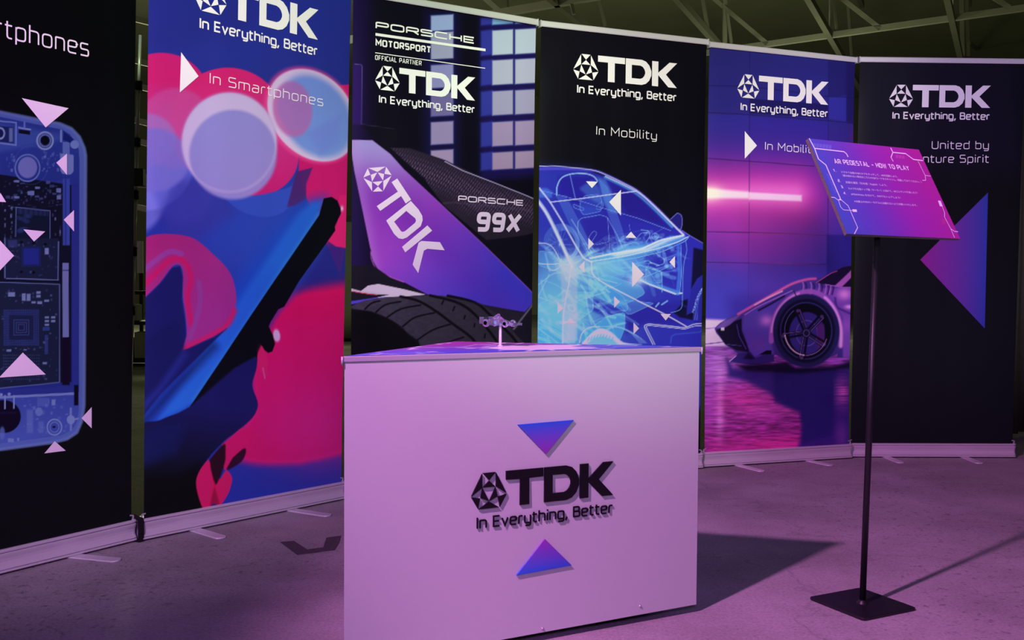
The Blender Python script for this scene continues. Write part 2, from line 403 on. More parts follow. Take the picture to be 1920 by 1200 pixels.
# faceted emblem (units: width 155, height 140, y down)
_TL, _TR, _L, _R, _BL, _BR = (48.5, 0), (106.5, 0), (0, 89), (155, 89), (31, 140), (124, 140)
_T, _A, _A2, _C, _D, _D2 = (77.5, 31), (49, 57), (106, 57), (77.5, 112), (39.5, 97), (115.5, 97)
EMBLEM = [(_TL, _TR, _T), (_TL, _L, _A), (_TR, _A2, _R), (_T, _A, _A2), (_L, _BL, _D), (_R, _D2, _BR), (_BL, _BR, _C), (_A, _D, _C), (_A2, _C, _D2)]
def shrink(t, k=0.94):
    c = np.mean(np.array(t), 0); return [tuple(c + (np.array(p) - c) * k) for p in t]
def letters_TDK():
    T = [(151, 0), (318, 0), (318, 34), (255, 34), (255, 140), (213, 140), (213, 34), (151, 34)]
    out = [(323, 0), (425, 0), (451, 8), (472, 28), (485, 58), (485, 84), (472, 113), (451, 132), (425, 140), (323, 140)]
    inn = [(361, 33), (416, 33), (432, 40), (443, 56), (446, 70), (443, 84), (432, 100), (416, 107), (361, 107)]
    K1 = [(490, 0), (530, 0), (530, 140), (490, 140)]
    K2 = [(602, 0), (651, 0), (580, 69), (651, 140), (597, 140), (530, 76), (530, 63)]
    return T, out, inn, K1, K2
def add_word(flat, tf, col=None):
    T, out, inn, K1, K2 = letters_TDK()
    flat.poly([tf(p) for p in T], col)
    ring = [tf(p) for p in out] + [tf(out[0])] + [tf(inn[0])] + [tf(p) for p in reversed(inn)]
    # D as a band of quads between outer and inner outline
    oi = [(323, 0), (425, 0), (451, 8), (472, 28), (485, 58), (485, 84), (472, 113), (451, 132), (425, 140), (323, 140)]
    ii = [(361, 33), (416, 33), (430, 39), (440, 50), (446, 64), (446, 76), (440, 90), (430, 101), (416, 107), (361, 107)]
    n = len(oi)
    for k in range(n):
        j = (k + 1) % n
        flat.poly([tf(oi[k]), tf(oi[j]), tf(ii[j]), tf(ii[k])], col)
    flat.poly([tf(p) for p in K1], col); flat.poly([tf(p) for p in K2], col)
def add_emblem(flat, tf, col=None):
    for t in EMBLEM: flat.poly([tf(p) for p in shrink(t)], col)

# ------------------------------------------------------------------ ink painter (evaluated on the panel's own vertices)
def vnoise(x, y, seed=0):
    r = np.random.default_rng(seed); T = r.random((64, 64))
    xi, yi = np.floor(x).astype(int), np.floor(y).astype(int); fx, fy = x - xi, y - yi
    fx = fx * fx * (3 - 2 * fx); fy = fy * fy * (3 - 2 * fy)
    g = lambda a, b_: T[a % 64, b_ % 64]
    return (g(xi, yi) * (1 - fx) + g(xi + 1, yi) * fx) * (1 - fy) + (g(xi, yi + 1) * (1 - fx) + g(xi + 1, yi + 1) * fx) * fy
def smooth(e): e = np.clip(e, 0, 1); return e * e * (3 - 2 * e)
class Paint:
    """X, Y: measured print coordinates of every vertex; C: 0..255 colour"""
    def __init__(self, X, Y, base):
        self.X, self.Y = X, Y; self.C = np.empty((len(X), 3)); self.C[:] = base
    def box(self, x0, y0, x1, y1): return np.nonzero((self.X >= x0) & (self.X <= x1) & (self.Y >= y0) & (self.Y <= y1))[0]
    def mix(self, idx, a, col):
        a = a[:, None]; self.C[idx] = self.C[idx] * (1 - a) + (np.asarray(col, float)) * a
    def add(self, idx, a, col):  # screen blend
        a = a[:, None]; s = np.clip(a * np.asarray(col, float), 0, 255)
        self.C[idx] = 255 - (255 - self.C[idx]) * (255 - s) / 255
    def _sd(self, idx, pts):
        P = np.array(pts, float); x, y = self.X[idx], self.Y[idx]
        d = np.full(len(idx), 1e9); ins = np.zeros(len(idx), bool)
        for i in range(len(P)):
            a, b_ = P[i - 1], P[i]; e = b_ - a
            t = np.clip(((x - a[0]) * e[0] + (y - a[1]) * e[1]) / (e @ e + 1e-9), 0, 1)
            d = np.minimum(d, np.hypot(x - a[0] - t * e[0], y - a[1] - t * e[1]))
            c = ((a[1] > y) != (b_[1] > y)) & (x < (b_[0] - a[0]) * (y - a[1]) / (b_[1] - a[1] + 1e-12) + a[0])
            ins ^= c
        return np.where(ins, -d, d)
    def poly(self, pts, col, alpha=1.0, soft=1.2, mode='mix', col2=None, axis=None, r=0):
        if r: pts = fillet(pts, r, True)
        P = np.array(pts, float); s = soft
        idx = self.box(P[:, 0].min() - s, P[:, 1].min() - s, P[:, 0].max() + s, P[:, 1].max() + s)
        if not len(idx): return
        a = smooth(0.5 - self._sd(idx, pts) / s) * alpha
        col = self._grad(idx, col, col2, axis)
        (self.mix if mode == 'mix' else self.add)(idx, a, col)
    def _grad(self, idx, col, col2, axis):
        if col2 is None: return col
        (x0, y0), (x1, y1) = axis; d = np.array([x1 - x0, y1 - y0], float)
        t = np.clip(((self.X[idx] - x0) * d[0] + (self.Y[idx] - y0) * d[1]) / (d @ d), 0, 1)[:, None]
        return np.asarray(col, float) * (1 - t) + np.asarray(col2, float) * t
    def ell(self, cx, cy, rx, ry, col, alpha=1.0, ang=0.0, soft=1.5, mode='mix', ring=None, col2=None, axis=None):
        m_ = max(rx, ry) + soft + (ring or 0); idx = self.box(cx - m_, cy - m_, cx + m_, cy + m_)
        if not len(idx): return
        a = math.radians(ang); dx, dy = self.X[idx] - cx, self.Y[idx] - cy
        u, v = dx * math.cos(a) + dy * math.sin(a), -dx * math.sin(a) + dy * math.cos(a)
        k = np.sqrt((u / rx) ** 2 + (v / ry) ** 2); sd = (k - 1) * min(rx, ry)
        if ring: sd = np.abs(sd) - ring / 2
        w = smooth(0.5 - sd / soft) * alpha
        (self.mix if mode == 'mix' else self.add)(idx, w, self._grad(idx, col, col2, axis))
    def glow(self, cx, cy, rx, ry, col, alpha=1.0, mode='mix'):
        idx = self.box(cx - 3 * rx, cy - 3 * ry, cx + 3 * rx, cy + 3 * ry)
        if not len(idx): return
        w = np.exp(-((self.X[idx] - cx) / rx) ** 2 - ((self.Y[idx] - cy) / ry) ** 2) * alpha
        (self.mix if mode == 'mix' else self.add)(idx, w, col)
    def line(self, pts, w, col, alpha=1.0, soft=1.2, mode='mix', closed=False, r=0):
        if r: pts = fillet(pts, r, closed)
        P = np.array(pts, float)
        if closed: P = np.vstack([P, P[:1]])
        s = soft + w; idx = self.box(P[:, 0].min() - s, P[:, 1].min() - s, P[:, 0].max() + s, P[:, 1].max() + s)
        if not len(idx): return
        x, y = self.X[idx], self.Y[idx]; d = np.full(len(idx), 1e9)
        for a, b_ in zip(P[:-1], P[1:]):
            e = b_ - a; t = np.clip(((x - a[0]) * e[0] + (y - a[1]) * e[1]) / (e @ e + 1e-9), 0, 1)
            d = np.minimum(d, np.hypot(x - a[0] - t * e[0], y - a[1] - t * e[1]))
        a = smooth(0.5 - (d - w / 2) / soft) * alpha
        (self.mix if mode == 'mix' else self.add)(idx, a, col)
    def rect(self, x0, y0, x1, y1, col, alpha=1.0, soft=1.0, slope=0.0, mode='mix'):
        dy = slope * (x1 - x0)
        self.poly([(x0, y0), (x1, y0 + dy), (x1, y1 + dy), (x0, y1)], col, alpha, soft, mode)
def smoothpts(pts, n=6):
    P = np.array(pts, float); out = []
    for i in range(len(P) - 1):
        p0, p1, p2, p3 = P[max(i - 1, 0)], P[i], P[i + 1], P[min(i + 2, len(P) - 1)]
        for k in range(n):
            t = k / n
            out.append(tuple(0.5 * (2 * p1 + (p2 - p0) * t + (2 * p0 - 5 * p1 + 4 * p2 - p3) * t * t + (3 * p1 - p0 - 3 * p2 + p3) * t ** 3)))
    out.append(tuple(P[-1])); return out

# ------------------------------------------------------------------ the printed pictures
def Z(ox, oy, k, pts): return [(ox + x / k, oy + y / k) for x, y in pts]

def paint_phone(p):            # blue X-ray of a phone on black
    fr = [(-200, 176), (0, 210), (76, 225), (113, 232), (134, 241), (149, 257), (158, 278), (160.5, 292), (160, 420), (158.6, 600), (157.5, 760), (153, 790), (144, 811), (126, 823), (103, 829), (0, 843), (-200, 872)]
    inn = [(-200, 186), (0, 219), (117, 243), (131, 252), (140, 264), (147.5, 280), (149, 300), (148, 600), (147, 772), (143, 792), (136, 804), (117, 815), (0, 831), (-200, 858)]
    p.poly(fr, (62, 74, 180), soft=4)
    p.line(fr, 6, (120, 130, 215), 0.75, 4)
    p.poly(fr, (104, 114, 205), 0.6, soft=8)
    p.poly(inn, (44, 56, 158), soft=2, col2=(36, 44, 150), axis=((60, 230), (60, 500)))
    p.poly([(-200, 212), (0, 232), (118, 252), (118, 262), (0, 285), (-200, 262)], (74, 92, 190), 0.5, soft=14)
    # main board region
    p.poly([(-200, 300), (0, 327), (134, 347), (134, 716), (0, 728), (-200, 745)], (15, 16, 44), soft=2)
    p.poly([(0, 300), (118, 318), (118, 344), (0, 326)], (40, 50, 150), 0.6, soft=3)
    # right column
    p.rect(136, 345, 148, 735, (42, 46, 152), soft=2)
    p.rect(118, 335, 131, 460, (60, 72, 182), soft=2); p.rect(121.5, 335, 125, 460, (38, 48, 150), 0.7)
    p.rect(117.5, 493, 129, 632, (116, 116, 200)); p.rect(117.5, 506, 129, 508, (60, 60, 140))
    p.rect(117, 634, 131, 722, (18, 8, 40), soft=2)
    p.rect(118, 266, 131, 300, (96, 106, 200)); p.poly([(113, 288), (138, 290), (138, 322), (132, 328), (117, 326), (113, 318)], (120, 124, 208), r=3)
    p.poly([(120, 246), (139, 262), (131, 268), (118, 262)], (24, 30, 120), soft=2)
    p.ell(140, 271, 8, 8, (118, 126, 212)); p.line([(115, 245), (115, 265)], 4, (122, 130, 212))
    # lens ring
    p.ell(84.5, 263.8, 14.5, 15.5, (58, 66, 150)); p.ell(84.5, 263.8, 15, 16, (140, 148, 216), ring=3.2)
    for k in range(26):
        a = k * 2 * math.pi / 26
        p.ell(84.5 + 10.5 * math.cos(a), 263.8 + 11.3 * math.sin(a), 1, 1, (130, 138, 210), soft=1)
    p.ell(84.5, 263.3, 8.3, 8.8, (8, 8, 26))
    # speaker block
    p.line([(-60, 221), (30, 230), (30, 272), (-60, 262)], 3, (112, 122, 206)); p.rect(-40, 232, 26, 262, (20, 24, 82), 0.8, slope=0.1)
    p.ell(0, 250, 7, 9, (20, 24, 84)); p.ell(0, 250, 8, 10, (140, 146, 216), ring=3)
    p.rect(17, 240, 24, 266, (120, 128, 206), 0.8, soft=3)
    p.line([(35, 239), (57, 243)], 3, (130, 138, 216)); p.rect(35, 243, 56, 250, (12, 12, 40), slope=0.13); p.line([(46, 229), (46, 240)], 3, (110, 120, 206))
    # round button
    p.ell(51.6, 315, 22, 24.5, (40, 50, 150)); p.ell(51.6, 315, 23, 25, (106, 118, 208), ring=2.5); p.ell(51.6, 314, 18, 20, (116, 112, 202), soft=3)
    p.ell(58, 310, 32, 36, (90, 100, 200), 0.35, ring=1.2)
    r = np.random.default_rng(3)
    for k in range(70):        # tiny pads on the upper sheet
        x, y = r.uniform(12, 112), r.uniform(280, 322)
        if abs(x - 51.6) < 25: continue
        p.rect(x, y, x + r.choice([1.5, 2.5, 4]), y + r.choice([2, 4, 6]), (110, 120, 210), r.uniform(0.25, 0.7))
    for k in range(60):
        x, y = r.uniform(2, 113), r.uniform(336, 388)
        p.rect(x, y, x + r.choice([2, 4, 8]), y + r.choice([2, 3.5, 5]), (96, 100, 190), r.uniform(0.15, 0.7))
    for bx in ((26, 338, 36, 342), (26, 368, 36, 372), (106, 353, 115, 361), (107, 366, 115, 374), (52, 358, 64, 366), (66, 350, 75, 354)):
        p.rect(*bx, (120, 122, 205), 0.9)
    # upper shield can
    p.rect(29, 389, 94, 446, (17, 22, 54), slope=0.08)
    p.line([(29, 444), (30, 389), (94, 395), (94, 448)], 1.6, (100, 110, 195), 0.9)
    for k in range(19): p.line([(32 + k * 3.2, 391 + k * 0.26), (32 + k * 3.2, 400 + k * 0.26)], 1.2, (70, 80, 170), 0.6)
    for k in range(9): p.ell(r.uniform(34, 60), r.uniform(404, 440), 6, 4, (40, 52, 120), 0.6, soft=3)
    for k in range(26):
        x, y = r.choice([8, 19, 21, 98, 103, 112]), r.uniform(385, 445)
        p.rect(x, y, x + 2.5, y + r.uniform(2, 7), (120, 130, 210), r.uniform(0.2, 0.75))
    # square chip can
    p.rect(8, 447, 110, 524, (25, 30, 70), soft=2)
    p.line([(9, 446), (9, 521)], 2, (104, 112, 198), 0.9); p.line([(12, 522), (110, 525)], 1.8, (116, 122, 205), 0.9); p.line([(110, 453), (109, 525)], 2, (104, 112, 198), 0.9)
    p.rect(40, 462, 77, 500, (28, 34, 100)); p.rect(44.5, 466, 73, 496, (34, 40, 150)); p.rect(15, 450, 32, 464, (52, 56, 130), 0.8, soft=3)
    p.rect(84, 465, 91.5, 477, (124, 128, 208), 1, 2)
    for k in range(38):
        x, y = r.uniform(14, 104), r.uniform(450, 518)
        if 38 < x < 80 and 460 < y < 502: continue
        p.rect(x, y, x + r.choice([2, 4, 5]), y + r.choice([2, 3, 4]), (86, 92, 180), r.uniform(0.2, 0.6))
    for x, y in ((40, 454), (63, 456), (85, 458), (40, 510), (63, 511)): p.ell(x, y, 3, 2.5, (8, 8, 26))
    # lower shield can
    p.poly([(-60, 527), (112, 533), (113, 717), (0, 728), (-60, 733)], (25, 30, 68), soft=2)
    p.line([(-60, 527), (112, 533), (112, 717), (0, 728)], 1.8, (104, 110, 195), 0.85)
    p.rect(6, 580, 73, 648, (42, 50, 122)); p.rect(17, 591, 62, 637, (26, 30, 78))
    for k in range(17): p.line([(6 + k * 4, 580), (6 + k * 4, 648)], 0.8, (20, 24, 66), 0.55); p.line([(6, 580 + k * 4), (73, 580 + k * 4)], 0.8, (20, 24, 66), 0.55)
    p.rect(17, 591, 62, 637, (26, 30, 78), 0.8)
    for k, q in enumerate((14, 9.5, 5.5)): p.line([(40 - q, 614 - q), (40 + q, 614 - q), (40 + q, 614 + q), (40 - q, 614 + q)], 1.6, (62, 72, 150), 0.8, closed=True)
    for bx in ((15, 548, 28, 556), (41, 550, 48, 564), (50, 551, 57, 564), (68, 546, 76, 551), (68, 553, 76, 558), (59, 565, 67, 569), (70, 565, 79, 570), (83, 562, 92, 566), (84, 593, 92, 597), (84, 600, 92, 604), (96, 593, 104, 597), (96, 600, 104, 604), (84, 607, 92, 611), (12, 655, 21, 659), (80, 679, 88, 683), (44, 655, 50, 657)):
        p.rect(*bx, (124, 130, 206), 0.95, 1.6)
    p.rect(84, 628, 90, 664, (50, 60, 150), 0.8); p.rect(80, 613, 93, 620, (54, 66, 160), 0.8)
    for k in range(95):
        x, y = r.uniform(0, 108), r.uniform(538, 714)
        if (4 < x < 75 and 578 < y < 650) or (660 < y < 706 and 8 < x < 74): continue
        p.rect(x, y, x + r.choice([1.6, 3, 4]), y + r.choice([1.6, 3, 4]), (96, 102, 186), r.uniform(0.2, 0.65))
    for i in range(17):
        for j in range(9): p.rect(6 + i * 4.1, 665 + j * 5.6, 8 + i * 4.1, 667 + j * 5.6, (96, 104, 190), 0.5)
    # foot of the phone
    p.poly([(-200, 760), (0, 733), (140, 724), (147, 730), (147, 772), (143, 792), (136, 804), (117, 815), (0, 831), (-200, 858)], (58, 68, 178), soft=2, col2=(74, 86, 192), axis=((0, 735), (0, 830)))
    p.poly([(0, 733), (140, 722), (142, 736), (0, 745)], (40, 46, 150), 0.9, soft=2)
    p.line([(-100, 754), (0, 745), (139, 738)], 4.5, (124, 132, 214), 0.95)
    p.ell(6, 781, 33, 31, (12, 6, 34), soft=2); p.rect(-20, 772, 30, 776, (24, 14, 60), 0.8)
    p.line([(9, 742), (9, 766)], 3, (128, 134, 214)); p.line([(26, 742), (26, 765)], 3, (128, 134, 214)); p.ell(17, 739, 3, 3, (130, 138, 216)); p.ell(2, 740, 3, 3, (130, 138, 216))
    p.rect(139, 722, 147, 760, (10, 6, 34), soft=2)
    p.ell(73, 772, 7, 8, (104, 114, 206)); p.rect(50, 768, 62, 812, (98, 110, 204), 0.7, 4); p.rect(72, 790, 82, 812, (96, 108, 204), 0.7, 4); p.rect(70, 746, 92, 762, (86, 98, 200), 0.7); p.rect(97, 749, 104, 760, (126, 134, 214), 0.9, 2)
    for k in range(46):
        x, y = r.uniform(36, 128), r.uniform(746, 812); p.rect(x, y, x + r.choice([2, 3, 5]), y + r.choice([2, 3, 6]), (118, 126, 212), r.uniform(0.2, 0.6))
    p.ell(102.3, 801, 13, 14, (62, 72, 180)); p.ell(102.3, 801, 13.5, 14.5, (128, 136, 214), ring=2.6); p.ell(102.3, 801, 8.5, 9.5, (110, 120, 206), ring=1.8); p.ell(101.5, 800.5, 3, 2, (16, 14, 50))
    p.line([(133, 766), (133, 806)], 4, (116, 124, 208)); p.ell(133, 787, 7.5, 8.5, (126, 132, 214)); p.line([(133, 787), (146, 785)], 3.5, (126, 132, 214))
    p.rect(15, 822, 26, 829, (126, 134, 214), 0.8); p.rect(32, 821, 36, 827, (126, 134, 214), 0.8); p.ell(4, 812, 5, 12, (96, 108, 204), 0.8, soft=3)
    p.C *= 0.8

def paint_bokeh(p):            # hand holding a phone, pink and blue light discs
    X, Y = p.X, p.Y
    t = np.clip(Y / 950, 0, 1)[:, None]
    p.C[:] = np.array((42, 52, 146)) * (1 - t) + np.array((32, 36, 140)) * t
    p.glow(480, 430, 160, 130, (44, 66, 178), 0.9)
    p.poly([(255, -150), (520, -150), (470, 60), (300, 100), (255, 90)], (38, 44, 128), 0.6, soft=60)
    # blue/lavender discs at left
    p.ell(270, 300, 95, 95, (120, 116, 206), 0.95, soft=8, col2=(92, 96, 206), axis=((270, 220), (300, 400)))
    p.ell(250, 330, 70, 110, (140, 140, 226), 0.6, soft=12)
    p.ell(345, 330, 60, 90, (70, 78, 190), 0.5, soft=20)
    p.poly([(330, 340), (400, 330), (440, 400), (330, 480), (300, 400)], (56, 50, 150), 0.6, soft=30)
    # pink discs
    p.ell(302, 186, 92, 87, (205, 32, 112), soft=2.5, col2=(186, 70, 150), axis=((310, 150), (305, 260)))
    p.ell(427, 236, 109, 109, (212, 36, 114), soft=2.5, col2=(192, 70, 150), axis=((427, 150), (427, 320)))
    p.ell(330, 240, 70, 75, (192, 84, 158), 0.55, soft=10)
    p.ell(270, 262, 60, 50, (160, 112, 188), 0.8, soft=10)
    p.ell(285, 300, 70, 60, (120, 112, 202), 0.8, soft=10)
    p.ell(478, 292, 82, 76, (206, 52, 138), soft=2.5, col2=(196, 28, 112), axis=((478, 230), (500, 366)))
    p.poly([(560, 250), (655, 240), (655, 400), (640, 520), (575, 372), (560, 330)], (200, 24, 108), soft=3)
    p.poly([(632, 160), (658, 158), (658, 220), (640, 200)], (216, 30, 112), soft=3)
    p.ell(480, 338, 72, 70, (50, 72, 180), 0.0)
    # violet overlap of lower blue discs
    p.poly(smoothpts([(395, 345), (430, 362), (480, 366), (540, 352), (548, 345), (540, 390), (500, 407), (450, 395), (415, 365)]), (52, 74, 186), 0.9, soft=3)
    p.poly([(556, 322), (586, 314), (574, 345), (574, 372), (555, 385), (538, 388), (548, 350)], (74, 34, 108), 0.95, soft=4)
    # pale disc right
    p.ell(584, 216, 100, 79, (232, 70, 150), 0.8, 48, soft=10)
    p.ell(586, 216, 96, 74, (214, 186, 226), 1, 48, soft=4)
    p.ell(592, 218, 84, 62, (116, 142, 220), 1, 55, soft=16)
    p.ell(548, 205, 36, 52, (186, 100, 172), 0.85, -8, soft=8); p.ell(553, 200, 32, 46, (160, 112, 190), 0.7, -8, soft=8)
    p.poly([(575, 250), (640, 215), (635, 270), (600, 292)], (112, 128, 216), 0.7, soft=20)
    # big pale disc
    p.ell(430, 267, 88.5, 93, (200, 178, 222), soft=4)
    p.ell(437, 290, 82, 84, (142, 134, 208), 0.97, soft=9, col2=(150, 130, 206), axis=((400, 220), (480, 360)))
    p.ell(430, 267, 88.5, 93, (190, 160, 216), 0.5, ring=5, soft=6)
    # screen glow of the phone
    p.poly([(545, 400), (590, 374), (606, 371), (600, 400), (357, 760), (330, 775), (262, 806), (262, 770), (330, 700), (430, 545)], (30, 66, 186), 0.95, soft=46)
    p.poly([(606, 376), (600, 402), (357, 761), (330, 775), (290, 793), (340, 720), (560, 400), (585, 378)], (36, 88, 202), 0.95, soft=18)
    p.line([(598, 402), (362, 752)], 7, (48, 120, 216), 0.6, soft=10)
    # pink hook
    out = smoothpts([(262, 452), (285, 441), (320, 439), (363, 447), (400, 477), (430, 510), (442, 547), (440, 583), (422, 617), (380, 640), (343, 656), (350, 627), (348, 593), (343, 555), (343, 513), (337, 497), (323, 500), (300, 530), (262, 568)], 5)
    p.poly(out, (158, 34, 112), soft=1.8, col2=(150, 40, 130), axis=((300, 450), (430, 560)))
    p.line(smoothpts([(262, 545), (300, 505), (322, 486), (345, 490), (358, 520), (352, 560), (360, 610)]), 9, (196, 16, 88), 0.8, soft=8)
    p.line(smoothpts([(262, 515), (290, 490), (318, 472), (340, 476)]), 10, (140, 56, 148), 0.9, soft=5)
    p.line(smoothpts([(373, 530), (376, 560), (368, 600), (356, 632)]), 10, (140, 52, 140), 0.9, soft=5)
    p.line(smoothpts([(440, 583), (420, 615), (343, 655)]), 10, (210, 18, 84), 0.7, soft=9)
    # dark folds left of the phone
    fold = [(262, 570), (300, 532), (323, 502), (338, 499), (343, 520), (341, 560), (347, 600), (349, 630), (342, 658), (400, 632), (425, 616), (300, 740), (262, 790)]
    p.poly(fold, (24, 22, 88), 0.97, soft=5)
    p.poly([(262, 640), (330, 600), (345, 660), (300, 720), (262, 760)], (22, 20, 78), 0.8, soft=20)
    p.line([(345, 665), (300, 730), (262, 772)], 12, (34, 36, 124), 0.8, soft=16)
    p.line([(400, 650), (330, 725), (262, 800)], 16, (14, 12, 56), 0.6, soft=26)
    # black phone edge
    side = [(607, 372), (622, 369), (633, 376), (639, 390), (640, 400), (634, 412), (628, 425), (629, 432), (560, 528), (533, 575), (522, 580), (508, 603), (504, 612), (513, 630), (516, 645), (511, 659), (503, 662), (495, 656), (488, 644), (480, 655), (484, 664), (480, 690), (430, 720), (357, 762), (470, 592), (598, 404)]
    # pink field right
    fld = smoothpts([(655, 520), (600, 528), (560, 545), (520, 588), (505, 620), (486, 640), (478, 700), (482, 765), (466, 790), (425, 830), (440, 858), (480, 869), (540, 869), (590, 860), (655, 845)], 4)
    p.poly(fld, (214, 14, 92), soft=26)
    p.poly([(478, 640), (540, 600), (655, 600), (655, 835), (560, 860), (470, 800)], (218, 16, 98), 1, soft=40)
    p.glow(600, 790, 90, 70, (226, 24, 118), 0.9)
    p.poly([(615, 450), (655, 440), (655, 530), (560, 545), (575, 510)], (36, 30, 122), 0.85, soft=30)
    p.poly([(637, 366), (660, 366), (655, 466), (630, 462), (615, 452), (632, 424)], (216, 28, 110), soft=3); p.glow(642, 391, 3, 5, (235, 190, 235), 0.9)
    p.poly(side, (9, 8, 18), soft=2.2)
    p.poly(smoothpts([(484, 645), (492, 650), (500, 668), (502, 690), (498, 706), (490, 700), (482, 680)]), (222, 24, 96), soft=2); p.line([(493, 690), (497, 710)], 2, (232, 90, 160), 0.7); p.ell(519, 629, 6, 11, (226, 186, 232), ang=-8, soft=5)
    # hand
    hand = smoothpts([(357, 762), (407, 712), (453, 680), (480, 668), (481, 690), (473, 722), (483, 752), (482, 768), (470, 787), (440, 812), (420, 827), (390, 860), (370, 895), (367, 905), (375, 935), (384, 957), (330, 1000), (255, 1000), (255, 815), (300, 788), (335, 774)], 4)
    p.poly(hand, (24, 20, 84), soft=3, col2=(7, 7, 16), axis=((400, 760), (370, 920)))
    p.poly([(255, 815), (300, 795), (350, 790), (330, 850), (255, 880)], (18, 20, 78), 0.8, soft=30)
    p.poly([(357, 762), (480, 600), (505, 615), (480, 668), (440, 690)], (8, 8, 18), 0.9, soft=6)
    p.poly([(255, 900), (340, 890), (372, 870), (375, 935), (384, 960), (300, 1010), (255, 1010)], (6, 6, 10), 0.95, soft=30)
    # fingers lit pink
    p.poly(smoothpts([(416, 834), (436, 818), (452, 804), (466, 808), (473, 822), (468, 838), (450, 848), (436, 862), (423, 882), (416, 862)], 4), (226, 16, 92), soft=2.5)
    p.poly(smoothpts([(390, 862), (404, 880), (412, 898), (424, 882), (434, 894), (434, 906), (427, 927), (412, 948), (400, 944), (384, 957), (372, 930), (368, 902), (376, 880), (390, 862)], 4), (222, 18, 86), soft=2.5)
    p.poly(smoothpts([(393, 862), (420, 832), (423, 850), (421, 870), (408, 905), (402, 905), (395, 880)], 4), (34, 8, 26), soft=5)
    p.poly(smoothpts([(436, 858), (458, 840), (461, 850), (452, 866), (430, 880), (424, 879)], 4), (40, 8, 36), soft=4)
    p.poly([(392, 948), (402, 908), (414, 948)], (70, 10, 40), 0.6, soft=8)
    p.C *= 0.95

